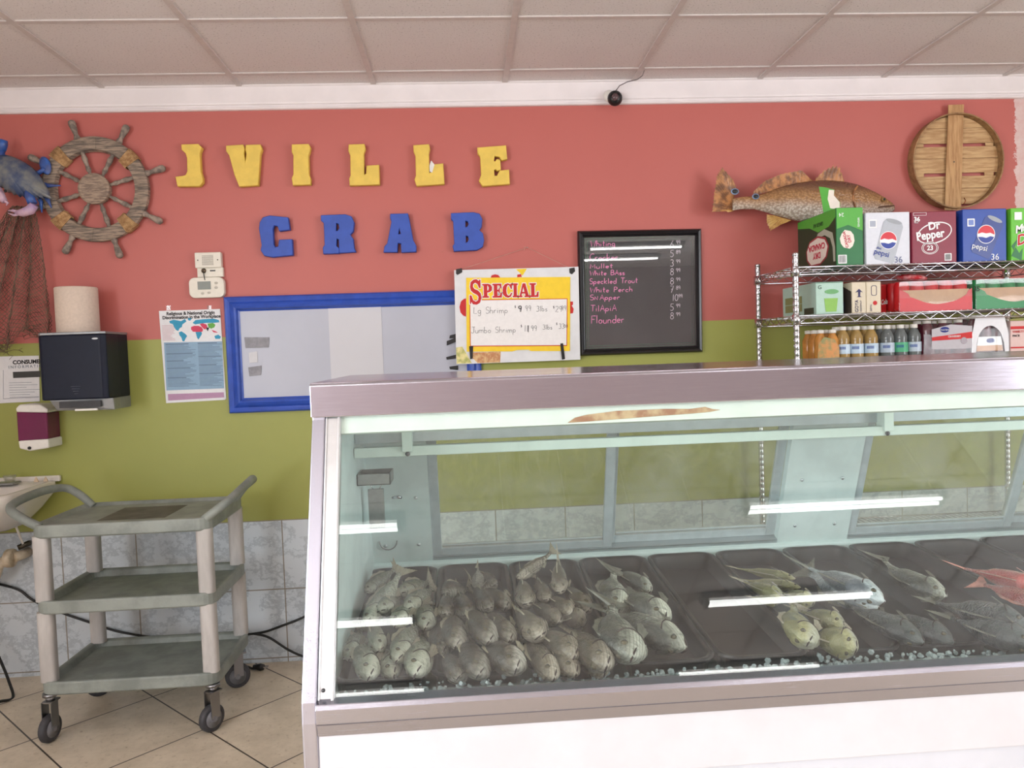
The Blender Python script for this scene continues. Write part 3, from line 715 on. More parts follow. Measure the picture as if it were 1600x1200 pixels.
# ================================================================== WALL: LETTERS
yel = mat('yellow_letter_paint', (230, 196, 88), .55, var=.05, scale=20, bump=.15); blu = mat('blue_letter_paint', (52, 84, 176), .55, var=.06, scale=20, bump=.15)
K4 = 2.728
def P4(x, y, yy=-.022): p = at(250+x/K4, 200+y/K4, 1, yy); return (p.x, p.z)
LET = [
 ('J', yel, 'J, first letter of the top row', [[(97,75),(165,73),(178,86),(171,105),(170,120),(174,190),(182,215),(182,232),(170,247),(80,248),(72,212),(98,209),(114,205),(122,188),(121,130),(114,108),(98,94)]]),
 ('V', yel, 'V, second letter of the top row', [[(287,80),(355,76),(360,92),(357,112),(365,170),(374,112),(369,95),(370,77),(428,75),(434,92),(427,112),(418,243),(342,249),(322,200),(300,118),(287,100)]]),
 ('I', yel, 'I, third letter of the top row', [[(566,75),(634,73),(640,85),(637,105),(632,118),(634,200),(641,218),(641,240),(570,243),(566,216),(573,200),(573,120),(566,104)]]),
 ('L', yel, 'first of the two Ls, neat and undamaged', [[(808,75),(870,73),(874,92),(867,110),(869,206),(882,198),(884,165),(932,162),(934,240),(812,244),(810,218),(816,205),(815,120),(807,100)]]),
 ('L', yel, 'second of the two Ls, with a white scrap stuck to it', [[(1083,78),(1145,74),(1149,90),(1144,110),(1146,198),(1158,192),(1162,160),(1205,156),(1210,238),(1096,246),(1088,222),(1094,205),(1092,120),(1084,102)]]),
 ('E', yel, 'E, last letter of the top row', [[(1355,88),(1472,79),(1477,132),(1457,137),(1447,122),(1424,118),(1420,145),(1430,147),(1436,137),(1448,140),(1450,178),(1438,182),(1430,174),(1421,180),(1423,208),(1437,208),(1449,186),(1485,182),(1488,238),(1376,247),(1362,226),(1371,202),(1367,122),(1356,108)]]),
 ('C', blu, 'C, first letter of the lower row', [[(427,430),(430,405),(442,385),(470,377),(545,385),(552,432),(512,438),(505,417),(487,414),(480,430),(484,500),(492,512),(508,508),(512,480),(562,478),(565,541),(480,549),(448,543),(434,522),(438,500)]]),
 ('R', blu, 'R, second letter of the lower row', [[(690,376),(790,372),(815,380),(826,405),(822,440),(808,455),(822,475),(826,512),(832,527),(768,531),(766,475),(752,468),(750,505),(762,515),(762,533),(700,535),(698,512),(706,500),(702,405),(690,395)], [(749,403),(765,408),(768,428),(760,442),(749,442)]]),
 ('A', blu, 'A, third letter of the lower row', [[(985,370),(1055,368),(1060,388),(1077,480),(1090,503),(1090,526),(1032,529),(1030,490),(1012,489),(1010,528),(957,528),(960,507),(972,493),(990,400),(984,386)], [(1020,412),(1030,455),(1013,457)]]),
 ('B', blu, 'B, last letter of the lower row', [[(1243,367),(1335,363),(1360,369),(1371,390),(1369,420),(1358,437),(1374,452),(1379,480),(1374,505),(1350,519),(1255,524),(1250,505),(1257,495),(1252,397),(1243,388)], [(1299,393),(1314,397),(1318,412),(1310,425),(1299,427)], [(1301,457),(1315,460),(1319,475),(1312,490),(1301,494)]]),
]
for ch, mt, lab, loops in LET:
    L = [[P4(*p) for p in lp] for lp in loops]
    me = curve_mesh(L, .026, .003, 1, M=wallM(0, -.017, 0))
    o = mk('wall_letter', me, mt)
    tag(o, 'thick %s slab letter %s' % ('yellow' if mt is yel else 'blue', lab), 'letter', '%s letters on the red wall' % ('yellow' if mt is yel else 'blue'))
    if 'scrap' in lab:
        q = [P4(*p, -.036) for p in ((1148,160),(1156,138),(1170,156),(1160,190),(1150,185))]
        sheet('paper_scrap', [q], wallM(0, -.034, 0), flat('scrap', (226, 222, 214)), o, .001)

# ================================================================== SHIP WHEEL
wc = at(154, 298); PXM = 339.0
weather = mat('weathered_wood', (164, 144, 126), .8, var=.2, scale=16, stretch=(1, 1, 9), c2=(100, 90, 82), bump=.6)
weather2 = mat('weathered_wood_turned', (160, 144, 130), .8, scale=40, c2=(108, 98, 90), bump=.6)
rope = mat('raffia_rope', (196, 158, 112), .85, scale=60, c2=(156, 116, 76), bump=.5)
sw = empty('ship_wheel', (wc.x, -.001, wc.z), "weathered grey wooden ship's wheel with raffia bindings hanging on the red wall", 'wheel')
def wp(r, a, y): return Vector((wc.x+r*cos(a), y, wc.z+r*sin(a)))
Ro, Ri = .228, .165
for q in range(4):
    a0, a1 = radians(-5+90*q), radians(85+90*q); mb = MB(); rings = []
    for k in range(17):
        a = a0+(a1-a0)*k/16; rings.append([wp(Ri, a, -.012), wp(Ri+.006, a, -.038), wp(Ro-.010, a, -.042), wp(Ro, a, -.036), wp(Ro, a, -.012)])
    mb.loft(rings, smooth=False); mb.build('rim_section', weather, sw, .002)
mb = MB(); mb.loft([[wp(r, 2*pi*k/32, y) for k in range(32)] for r, y in ((.062, -.008), (.068, -.04), (.066, -.048), (.058, -.052), (.05, -.049))], smooth=False); mb.build('hub', mat('weathered_hub', (172, 150, 130), .8, scale=30, stretch=(1, 1, 6), c2=(126, 108, 96), bump=.6), sw)
for k in range(8):
    a = radians(16.5+45*k); c, s_ = [], []
    for r, ra in ((.055, .009), (.075, .006), (.09, .011), (.11, .008), (.14, .012), (.16, .008), (.17, .010)): c.append(wp(r, a, -.025)); s_.append(ra)
    mb = MB(); mb.tube(c, s_, 10); mb.build('spoke', weather2, sw)
    c, s_ = [], []
    for r, ra in ((.222, .009), (.232, .015), (.240, .012), (.250, .009), (.272, .013), (.295, .016), (.308, .014), (.314, .006)): c.append(wp(r, a, -.025)); s_.append(ra)
    mb = MB(); mb.tube(c, s_, 10); mb.build('handle', weather2, sw)
for adeg in (134, 40, -138, -49):
    mb = MB()
    for j in range(9):
        a = radians(adeg-6.5+j*1.6); p = []
        for r, y in ((Ri-.004, -.010), (Ri-.004, -.042), (Ro+.003, -.046), (Ro+.004, -.010)): p.append(wp(r, a, y))
        mb.tube(p+[p[0]], .0032, 6, False)
    mb.build('rope_binding', rope, sw)

# ================================================================== CRAB AND NET
crab_top = mat('crab_shell', (54, 70, 104), .35, scale=10, c2=(128, 128, 122), bump=.3)
crab_blue = mat('crab_blue', (52, 98, 176), .35, scale=18, c2=(60, 70, 120)); crab_pale = mat('crab_claw_pale', (214, 180, 190), .35, scale=12, c2=(170, 140, 178))
cb = empty('crab_ornament', at(24, 272, 1, -.02), 'painted blue crab ornament with pale claws on the wall over the netting', 'ornament')
def Q1(x, y, yy): return at(x/4, 160+y/4, 1, yy)
cc = Q1(90, 455, -.08); ang_c = radians(-32)
Mc = Matrix.Translation(cc) @ Matrix.Rotation(-ang_c, 4, 'Y')
mb = MB(); N = 72; rings = []
def cr_out(a):
    x, z = cos(a), sin(a); rx, rz = .135, .070
    sp = 1+(.13 if (z < -.05 and int(a*10) % 2) else 0)
    return Vector((rx*x*(1.0+.22*abs(x)**14)*sp, 0, rz*z*sp))
for k, y in ((.75, .020), (1.0, .004), (.96, -.006), (.8, -.022), (.55, -.034), (.25, -.040), (.02, -.042)):
    rings.append([Mc @ (cr_out(2*pi*i/N)*k+Vector((0, y, 0))) for i in range(N)])
mb.loft(rings); mb.build('carapace', crab_top, cb)
def limb(name, pts, rad, mt, yy=-.05):
    mb = MB(); mb.tube([Q1(x, y, yy) for x, y in pts], rad, 8); return mb.build(name, mt, cb)
limb('leg', [(190,460),(240,500),(300,520),(380,520)], [.012, .011, .009, .002], crab_blue)
limb('leg', [(200,520),(250,560),(300,610),(322,660)], [.012, .011, .009, .002], crab_blue)
limb('leg', [(180,530),(225,570),(255,620),(262,690)], [.012, .011, .009, .002], crab_blue)
limb('swimming_leg', [(190,445),(240,440),(285,415)], [.009, .010, .009], crab_blue)
mb = MB(); mb.ball((0, 0, 0), (.024, .006, .040), 14, 8, Matrix.Translation(Q1(283, 395, -.05)) @ Matrix.Rotation(radians(-15), 4, 'Y')); mb.build('paddle', crab_blue, cb)
limb('claw_arm', [(165,545),(185,590),(205,635)], [.014, .019, .020], crab_blue, -.09)
c = limb('claw', [(215,640),(190,672),(140,690),(100,690)], [.018, .022, .018, .010], crab_pale, -.10)
for pts in ([(120,688),(80,676),(50,678)], [(120,694),(90,705),(50,692)]):
    mb = MB(); mb.tube([Q1(x, y, -.10) for x, y in pts], [.009, .006, .002], 8); mb.build('claw_finger', crab_pale, c)
limb('claw_arm', [(20,400),(0,350),(5,300)], [.013, .016, .018], crab_blue, -.08)
limb('claw', [(8,300),(15,260),(20,235)], [.018, .022, .018], crab_blue, -.08)
c = limb('claw', [(-20,540),(5,590),(30,620)], [.020, .020, .012], crab_pale, -.09)
mb = MB(); mb.tube([Q1(x, y, -.09) for x, y in ((25,615),(50,630),(38,645))], [.008, .005, .002], 8); mb.build('claw_finger', crab_pale, c)
limb('claw_arm', [(-60,480),(-40,510),(-15,550)], [.014, .017, .018], crab_blue, -.085)
for dx in (-.018, .018):
    mb = MB(); mb.ball(Mc @ Vector((dx, -.03, -.075)), .006, 8, 6); mb.build('eye', black_plastic, cb)
# fishing net: knotted diamond mesh hanging in folds
net_m = mat('net_twine', (138, 116, 98), .9, scale=30, c2=(96, 78, 66))
mb = MB(); NU, NV = 64, 66
def net(u, v):      # u across, v down
    k = min(v*1.2, 1)**.75
    xl = 20 + (-75-20)*k; xr = 52 + (84-52)*k**1.1
    f = .5*sin(u*2*pi*1.0+.6)*.10
    x = xl+(xr-xl)*(u+.025*sin(u*34+v*3)+f*k*.3); y = 322+(216+14*sin(u*6)+10*sin(u*15))*v
    dep = -.022-.020*(1+sin(u*21+v*2))*.8-.008*sin(u*47+1)
    return at(x, y, 1, dep)
G = {}
for j in range(NV+1):
    for i in range(NU+1):
        if (i+j) % 2 == 0: G[i, j] = net(i/NU, j/NV)+Vector((random.uniform(-.003, .003), 0, random.uniform(-.003, .003)))
for (i, j), p in G.items():
    for di in (1, -1):
        q = G.get((i+di, j+1))
        if q is not None: mb.tube([p, q], .0014, 3, False)
for r_ in range(60):      # tangled hem along the bottom
    u = random.random(); a = net(u, .97)+Vector((0, -.008, random.uniform(-.03, .02))); p = [a]
    for k in range(5): p.append(p[-1]+Vector((random.uniform(-.02, .03), random.uniform(-.004, .004), random.uniform(-.014, .012))))
    mb.tube(p, .0011, 3, False)
tag(mb.build('fishing_net', net_m), 'brown knotted fishing net draped down the wall under the blue crab', 'net')

# ================================================================== ALARM PANEL, THERMOSTAT
p0 = at(307, 396); p1 = at(351, 433)
al = empty('alarm_panel', (p0.x, 0, p1.z), 'small off-white keypad panel with perforated speaker and hanging key above the thermostat', 'panel')
ivory = flat('ivory_plastic', (226, 220, 206), .45)
a, b = at(307, 396), at(349, 419); MB().box((a.x, -.030, b.z), (b.x, 0, a.z)).build('speaker_cover', ivory, al, .004)
a2, b2 = at(310, 419), at(351, 433); MB().box((a2.x, -.020, b2.z), (b2.x, 0, a2.z)).build('lower_box', ivory, al, .003)
grd = mat('speaker_hole', (92, 84, 76), .8); mb = MB(); cx, cz = (a.x+b.x)/2, (a.z+b.z)/2
for i in range(10):
    for j in range(10): mb.box((cx-.024+i*.005, -.0308, cz-.022+j*.0045), (cx-.0215+i*.005, -.0298, cz-.0198+j*.0045))
tag(mb.build('speaker_grille', grd, al), kind='stuff')
for s_ in (-1, 1): mb = MB(); mb.ball((cx+s_*.043, -.031, cz), (.003, .002, .003), 8, 5); mb.build('screw', grd, al)
kx = at(321, 424); mb = MB(); mb.ball((kx.x, -.023, kx.z), (.011, .006, .011), 12, 6); mb.build('key_switch', metal('dark_brass', (110, 96, 80), .35), al)
mb = MB(); mb.tube([(kx.x, -.028, kx.z), (kx.x+.002, -.030, kx.z-.02), (kx.x+.005, -.028, kx.z-.042)], .002, 6); mb.build('key', black_plastic, al)
MB().box((kx.x+.026, -.0215, kx.z-.003), (kx.x+.050, -.0195, kx.z+.003)).build('slot', black_plastic, al, .001)
a, b = at(299, 436), at(353, 464)
ts = empty('thermostat', (a.x, 0, b.z), 'white rounded thermostat with small grey screen on the red wall', 'thermostat')
me = curve_mesh([rrect(a.x, b.z, b.x, a.z, .022)], .022, .003, M=wallM(0, -.015, 0)); mk('housing', me, ivory, ts)
sa, sb = at(312, 441), at(333, 453); MB().box((sa.x, -.0302, sb.z), (sb.x, -.0275, sa.z)).build('screen', flat('lcd_grey', (104, 106, 92), .25), ts)
for x, y in ((341, 443), (341, 450), (320, 459), (330, 458)):
    p = at(x, y); mb = MB(); mb.ball((p.x, -.028, p.z), (.008, .005, .006), 12, 6); mb.build('button', flat('button_grey', (196, 190, 178), .5), ts)

# ================================================================== POSTERS
def on_wall(pts, yy=0): return [(lambda q: (q.x, q.z))(at(x, y, 1, yy)) for x, y in pts]
K2 = 3.53; R2 = lambda x, y: (x/K2, 380+y/K2)
paper = flat('poster_paper', (226, 226, 228), .5)
po = empty('wall_poster', at(248, 628), 'workplace discrimination poster with coloured world map and blue text boxes', 'poster')
def pl2(pts, y, name, mt, par, th=.0008): return sheet(name, [on_wall([R2(*p) for p in pts])], wallM(0, y, 0), mt, par, th)
pl2([(878,374),(1215,363),(1249,858),(1240,864),(918,882)], -.003, 'sheet', paper, po, .0012)
pl2([(906,548),(1226,541),(1238,800),(920,812)], -.0042, 'text_box', flat('poster_blue', (142, 172, 196), .6), po)
pl2([(928,832),(1236,822),(1238,850),(930,868)], -.0042, 'footer_box', flat('poster_mauve', (182, 142, 172), .6), po)
tl = at(*R2(920, 398)); tr_ = at(*R2(1184, 390)); dirx = (tr_-tl)
Mt = frame_M((tl.x, -.0044, tl.z), (dirx.x, 0, dirx.z), (-dirx.z, 0, dirx.x))
text('Religious & National Origin', Mt, .0205, black_ink, po, 'title', .0003, .0006, sx=.93)
tl = at(*R2(898, 420)); Mt = frame_M((tl.x, -.0044, tl.z), (dirx.x, 0, dirx.z), (-dirx.z, 0, dirx.x))
text('Discrimination in the Workplace', Mt, .0205, black_ink, po, 'title', .0003, .0006, sx=.93)
mblue = flat('map_blue', (52, 150, 186), .6); mred = flat('map_red', (206, 66, 96), .6); mgreen = flat('map_green', (104, 170, 76), .6)
MAP = [(mblue, [(935,430),(960,422),(1000,430),(1022,418),(1030,432),(1008,448),(1005,462),(992,470),(985,485),(972,478),(962,462),(955,446),(940,442)]),
 (mblue, [(1040,412),(1062,414),(1050,428),(1038,424)]), (mblue, [(988,492),(1002,486),(1024,500),(1034,512),(1026,524),(1018,542),(1008,540),(1002,520),(992,508)]),
 (mred, [(1056,462),(1072,456),(1096,456),(1112,462),(1122,476),(1118,488),(1090,490),(1066,488),(1056,476)]), (mblue, [(1080,490),(1112,488),(1116,500),(1104,520),(1096,532),(1088,520),(1084,504)]),
 (mred, [(1104,446),(1120,442),(1140,448),(1146,462),(1134,476),(1122,470),(1112,458)]), (mblue, [(1064,440),(1080,424),(1120,420),(1180,416),(1208,424),(1212,436),(1180,440),(1140,440),(1104,444),(1078,448)]),
 (mgreen, [(1146,444),(1176,440),(1190,450),(1184,464),(1166,472),(1152,464)]), (flat('map_dark', (50, 40, 44), .6), [(1140,464),(1156,466),(1148,486),(1140,474)]), (mred, [(1168,478),(1192,486),(1204,494),(1180,492)]), (mblue, [(1184,512),(1206,504),(1220,516),(1214,528),(1190,528)])]
for mt, pts in MAP: pl2(pts, -.0040, 'map_land', mt, po, .0006)
greyink = flat('grey_ink', (92, 108, 128), .7)
def text_lines(name, x0, x1, y0, y1, n, mt, par, y, heads=()):
    mb = MB()
    for k in range(n):
        yy = y0+(y1-y0)*k/(n-1); e = x1-(random.random()**2)*(x1-x0)*.45; a, b = at(*R2(x0+(yy-548)*.055, yy)), at(*R2(e+(yy-548)*.05, yy-(e-x0)*.025)); h = .0016 if k in heads else .0007
        mb._f([mb.bm.verts.new(q) for q in (Vector((a.x, y, a.z-h)), Vector((b.x, y, b.z-h)), Vector((b.x, y, b.z+h)), Vector((a.x, y, a.z+h)))])
    o = mb.build(name, mt, par); return tag(o, kind='stuff')
text_lines('fine_print', 915, 1080, 558, 790, 36, greyink, po, -.0049, (0, 8, 14, 20, 28)); text_lines('fine_print', 1092, 1226, 552, 786, 36, greyink, po, -.0049, (0, 11, 18, 25))
text_lines('fine_print', 900, 970, 455, 535, 12, flat('pink_ink', (196, 130, 140), .7), po, -.0049)
for x in (930, 1155):
    a = at(*R2(x, 372)); pl2([(x-12,345),(x+12,343),(x+12,368),(x-10,370)], -.003, 'tape_tab', glass('clear_tape', (.9, .88, .86, 1), .5, .1), po)
# consumer notice, partly behind the towel dispenser
cn = empty('paper_notice', at(3, 628), 'white printed consumer information notice partly behind the towel dispenser', 'notice')
pl2([(-60,626),(216,620),(222,872),(-60,886)], -.003, 'sheet', paper, cn, .0012)
def w2(x, y, yy=-.0044, sl=(1, .02)):
    p = at(*R2(x, y)); return frame_M((p.x, yy, p.z), (1, 0, .01), (-.01, 0, 1))
text('CONSUMER', w2(74, 668), .024, black_ink, cn, 'heading', .0003, .0009); text('INFORMATION', w2(50, 692), .018, greyink, cn, 'heading', .0003, 0, space=1.45)
pl2([(74,710),(225,704),(225,738),(76,744)], -.0042, 'dark_band', flat('band', (60, 58, 56)), cn)
text_lines('fine_print', 40, 210, 770, 850, 7, greyink, cn, -.0046)
mb = MB()
for a, b in (((18,700),(18,858)), ((18,858),(216,850))):
    pa, pb = at(*R2(*a), 1, -.0046), at(*R2(*b), 1, -.0046); mb.tube([pa, pb], .0006, 4)
mb.build('border_line', greyink, cn)

# ================================================================== TOWEL DISPENSER, ROLL, SOAP
dn = mat('navy_plastic', (20, 25, 42), .42, var=.06, spec=.22); silver = mat('silver_plastic', (150, 152, 154), .35, .5, var=.05)
td = empty('towel_dispenser', (-1.69, 0, 1.2), 'dark navy wall towel dispenser with silver base under the red and green paint line', 'dispenser')
YF = -.235
f0 = at(57, 524, 1, YF); f1 = at(163, 522, 1, YF); f2 = at(64, 628, 1, YF); wr = at(206, 520); 
zt, zb = (f0.z+f1.z)/2, f2.z+.004; xl, xr, xw = f0.x, f1.x, -1.493
bodyp = [(xl, YF+.012), (xl+.012, YF), (xr-.02, YF-.002), (xr, YF+.01), (xw, -.10), (xw, 0), (xl-.03, 0), (xl-.03, -.10)]
me = MB(); me.loft([[Vector((x, y, z)) for x, y in bodyp] for z in (zb, zt)], smooth=False); me.build('cover', dn, td, .006)
me = MB(); me.loft([[Vector((x, y, z)) for x, y in bodyp] for z in (zt+.0005, zt+.011)], smooth=False); me.build('top_plate', silver, td, .002)
lowp = lambda k: [Vector((xl+.03+.02*k, YF+.01+.02*k, zb-.045*k)), Vector((xr+.012-.0*k, YF+.02+.01*k, zb-.050*k)), Vector((xw, -.11, zb-.05*k)), Vector((xw, 0, zb-.05*k)), Vector((xl, 0, zb-.045*k)), Vector((xl, -.1, zb-.045*k))]
me = MB(); me.loft([lowp(0), lowp(1)], smooth=False); me.build('base', silver, td, .003)
MB().box((xl+.07, YF+.008, zb-.034), (xr-.035, YF+.018, zb-.008)).build('towel_slot', mat('slot_dark', (58, 58, 60), .6), td)
MB().box((xl+.13, YF+.012, zb-.048), (xl+.22, YF+.02, zb-.040)).build('rating_plate', white_plastic, td)
p = at(144, 529, 1, YF-.004); me = MB(); me.ball((p.x+.01, YF-.0025, p.z), (.013, .002, .004), 12, 6); me.build('logo_plate', flat('logo_white', (210, 212, 216)), td)
mb = MB()
for k in range(4): mb.tube([(xl+.125+k*.004, YF-.0008, zb+.055-k*.010), (xl+.165-k*.004, YF-.0008, zb+.055-k*.010)], .0008, 4)
mb.build('hand_symbol', flat('symbol_grey', (96, 100, 112)), td)
a = at(89, 518, 1, -.13); b = at(152, 518, 1, -.13); rr = (b.x-a.x)/2; rc = ((a.x+b.x)/2, -.118); tz = at(120, 449, 1, -.13).z
rl = empty('paper_roll', (rc[0], rc[1], zt+.011), 'off-white paper towel roll standing on top of the navy dispenser', 'paper roll')
tp = mat('towel_paper', (214, 196, 180), .9, var=.04, scale=90, bump=.3)
mb = MB(); prof = [(.02, .002), (rr-.002, 0), (rr, .004), (rr, tz-zt-.015), (rr-.003, tz-zt-.011), (.024, tz-zt-.011), (.022, tz-zt-.02), (.021, .01)]
mb.lathe(prof, (rc[0], rc[1], zt+.011), 36); mb.build('roll', tp, rl)
mb = MB(); mb.lathe([(.0215, .01), (.0225, tz-zt-.012), (.0205, tz-zt-.012), (.0195, .01)], (rc[0], rc[1], zt+.012), 20); mb.build('cardboard_core', mat('cardboard', (168, 132, 98), .8), rl)
# soap
sd = empty('soap_dispenser', at(55, 705), 'white wall soap dispenser with wine red window beneath the notice', 'dispenser')
y1 = -.115
def sbox(pts, ya, yb, name, mt, bev=.006):
    q = [at(x, y, 1, yb) for x, y in pts]; mb = MB(); mb.loft([[Vector((p.x, yy, p.z)) for p in q] for yy in (0, ya*.2+yb*.8, yb)], smooth=False); return mb.build(name, mt, sd, bev)
sbox([(24,638),(30,632),(62,632),(74,639),(74,645),(25,644)], 0, y1, 'lid', white_plastic)
sbox([(25,643),(73,645),(75,687),(28,690)], 0, y1+.008, 'window', mat('wine_soap', (112, 26, 74), .12, var=.08, scale=6, stretch=(1, 1, .2)))
sbox([(28,689),(75,686),(76,700),(46,705),(30,701)], 0, y1-.004, 'push_bar', white_plastic)
p = at(46, 700, 1, y1-.008); mb = MB(); mb.ball((p.x, y1-.008, p.z), (.008, .006, .007), 10, 6); mb.build('nozzle', black_plastic, sd)

# ================================================================== BLUE FRAME
fb = mat('blue_gloss_paint', (50, 84, 180), .3, var=.08, scale=20, stretch=(1, 1, 1), bump=.1)
bf = empty('framed_panel', (-.49, 0, 1.15), 'wide royal blue wooden frame around a pale plastic sheet on the wall', 'frame')
X0, X1, Z0, Z1 = -1.060, .078, 1.152, 1.673
profl = [(0, 0), (0, -.018), (.006, -.026), (.014, -.022), (.024, -.018), (.034, -.028), (.046, -.034), (.054, -.030), (.060, -.016), (.066, -.012), (.066, 0)]
def frame_rail(name, a, b, ina, inb, mt, par):
    """mitred rail from corner a to corner b (outer), inward directions at the corners"""
    rings = [[Vector((c[0]+i[0]*w_, y, c[1]+i[1]*w_)) for w_, y in profl] for c, i in ((a, ina), (b, inb))]
    mb = MB(); mb.loft(rings, smooth=False); return mb.build(name, mt, par)
C4 = [((X0, Z1), (1, -1)), ((X1, Z1), (-1, -1)), ((X1, Z0), (-1, 1)), ((X0, Z0), (1, 1))]
for k in range(4):
    (a, ia), (b, ib) = C4[k], C4[(k+1) % 4]; frame_rail('frame_rail', a, b, ia, ib, fb, bf)
MB().box((X0+.06, -.010, Z0+.06), (X1-.06, -.004, Z1-.06)).build('panel', mat('panel_plastic', (178, 180, 192), .35, var=.03, scale=2), bf)
a, b = at(513, 490, 1, -.012), at(600, 590, 1, -.012)
MB().box((a.x, -.0125, Z0+.062), (b.x, -.0105, Z1-.062)).build('sheet_strip', mat('strip_plastic', (198, 197, 202), .35, var=.02, scale=2), bf)
tapem = mat('grey_tape', (138, 136, 142), .4, var=.12, scale=30, bump=.4)
for pts, mt in (([(383,527),(422,527),(421,543),(385,544)], tapem), ([(389,574),(410,571),(409,586),(391,588)], tapem), ([(390,551),(403,549),(404,566),(391,567)], flat('clear_tape_patch', (196, 194, 196), .3))):
    sheet('tape', [on_wall(pts)], wallM(0, -.013, 0), mt, bf, .0012)
for pts in ([(698,533),(713,527),(713,534),(698,540)], [(703,524),(715,521),(715,528),(702,529)], [(697,558),(713,554),(713,560),(698,562)], [(702,573),(716,571),(716,578),(703,577)]):
    sheet('black_tape', [on_wall(pts, -.014)], wallM(0, -.0145, 0), black_plastic, bf, .0012)

# ================================================================== HANDWRITING (single-stroke letters)
G_ = {}
def gl(c, w, *st): G_[c] = (w, st)
def ar(cx, cy, rx, ry, a0, a1, n=10): return [(cx+rx*cos(radians(a0+(a1-a0)*k/n)), cy+ry*sin(radians(a0+(a1-a0)*k/n))) for k in range(n+1)]
gl(' ', .45); gl('A', .6, [(0,0),(.3,1),(.6,0)], [(.12,.38),(.5,.38)]); gl('B', .55, [(0,0),(0,1)], [(0,1)]+ar(.1,.76,.35,.24,90,-90)+[(0,.52)], [(0,.52)]+ar(.12,.26,.42,.26,90,-90)+[(0,0)])
gl('C', .62, ar(.38,.5,.38,.5,50,310)); gl('F', .5, [(0,0),(0,1),(.55,1)], [(0,.55),(.4,.55)]); gl('J', .55, [(.1,1),(.6,1)], [(.42,1),(.42,.2)]+ar(.22,.2,.2,.2,0,-170))
gl('L', .5, [(.05,1),(0,0),(.5,.0)]); gl('M', .7, [(0,0),(.05,.9),(.35,.3),(.6,.9),(.68,0)]); gl('P', .5, [(0,0),(0,1)]+ar(.1,.75,.36,.25,90,-90)+[(0,.5)])
gl('S', .5, ar(.26,.74,.24,.26,40,230)+ar(.24,.26,.26,.26,70,-150)); gl('T', .6, [(0,1),(.65,.98)], [(.32,1),(.3,0)]); gl('W', .8, [(0,.95),(.18,0),(.4,.7),(.6,0),(.82,1)])
gl('N', .6, [(0,0),(0,.62),(.4,0),(.42,.66)])
gl('a', .48, ar(.22,.24,.22,.24,30,340), [(.44,.46),(.46,0)]); gl('b', .48, [(0,1),(0,0)], ar(.2,.22,.22,.22,150,-150)); gl('c', .42, ar(.22,.23,.22,.23,50,310)); gl('d', .48, ar(.22,.23,.22,.23,30,330), [(.44,1),(.46,0)])
gl('e', .44, [(.02,.24),(.4,.26)]+ar(.22,.24,.2,.22,10,310)); gl('g', .48, ar(.22,.25,.2,.22,30,330), [(.42,.46),(.42,-.2)]+ar(.24,-.2,.18,.16,0,-160)); gl('h', .46, [(0,1),(0,0)], [(0,.25)]+ar(.2,.28,.2,.2,160,0)+[(.4,0)])
gl('i', .16, [(.05,.45),(.05,0)], [(.05,.62),(.06,.66)]); gl('k', .46, [(0,1),(0,0)], [(.38,.5),(.02,.2),(.42,0)]); gl('l', .16, [(.04,1),(.06,0)]); gl('m', .7, [(0,.46),(0,0)], [(0,.3)]+ar(.16,.3,.16,.16,160,0)+[(.32,0)], [(.32,.3)]+ar(.48,.3,.16,.16,160,0)+[(.64,0)])
gl('n', .46, [(0,.46),(0,0)], [(0,.28)]+ar(.2,.28,.2,.18,160,0)+[(.4,0)]); gl('o', .46, ar(.22,.23,.22,.23,90,450)); gl('p', .46, [(0,.46),(-.02,-.4)], ar(.2,.24,.2,.22,150,-150)); gl('r', .34, [(0,.46),(0,0)], [(0,.26)]+ar(.2,.28,.2,.18,160,60)); gl('s', .36, ar(.18,.34,.15,.12,40,230)+ar(.16,.12,.17,.12,70,-150))
gl('t', .36, [(.14,.9),(.14,.08),(.28,0)], [(0,.55),(.34,.57)]); gl('u', .46, [(0,.46),(0,.16)]+ar(.2,.18,.2,.18,190,350)+[(.42,.46),(.42,0)]); gl('w', .6, [(0,.46),(.14,0),(.3,.36),(.44,0),(.6,.48)])
gl('0', .5, ar(.24,.5,.24,.5,90,450)); gl('1', .2, [(.1,1),(.08,0)]); gl('2', .5, ar(.24,.74,.22,.26,160,-40)+[(0,0),(.48,0)]); gl('3', .48, ar(.2,.76,.22,.24,140,-80)+ar(.2,.26,.26,.27,80,-140)); gl('5', .48, [(.46,1),(.08,1),(.04,.58)]+ar(.2,.3,.26,.3,100,-140)); gl('6', .48, [(.4,1),(.1,.5)]+ar(.23,.25,.22,.25,160,520)); gl('7', .48, [(0,1),(.46,1),(.15,0)], [(.12,.5),(.4,.52)]); gl('8', .48, ar(.24,.76,.19,.22,-90,270)+ar(.24,.27,.24,.27,90,-270)); gl('9', .46, ar(.22,.72,.2,.25,0,360)+[(.42,.72),(.34,0)]); gl('$', .4, ar(.2,.68,.16,.16,40,230)+ar(.2,.36,.16,.17,70,-150), [(.2,.95),(.2,.08)]); gl('.', .16, [(.05,0),(.07,.04)])
def write(s, px, py, size_px, M, mt, parent, name='handwriting', r=.0011, K=None, step=None, jit=.04, skew=.05):
    """handwritten line whose baseline starts at local (px,py); size = capital height in metres"""
    mb = MB(); x = 0; rnd = random.Random(hash(len(s)*131+int(abs(px)*1e4)) & 0xffff)
    for ch in s:
        w_, st = G_[ch]; dy = rnd.uniform(-jit, jit)*.6; k = 1+rnd.uniform(-jit, jit)
        for q in st:
            mb.tube([M @ Vector((px+(x+a*k+b*skew)*size_px, py+(b*k+dy)*size_px, 0)) for a, b in q], r, 5)
        x += w_+.16
    return mb.build(name, mt, parent)

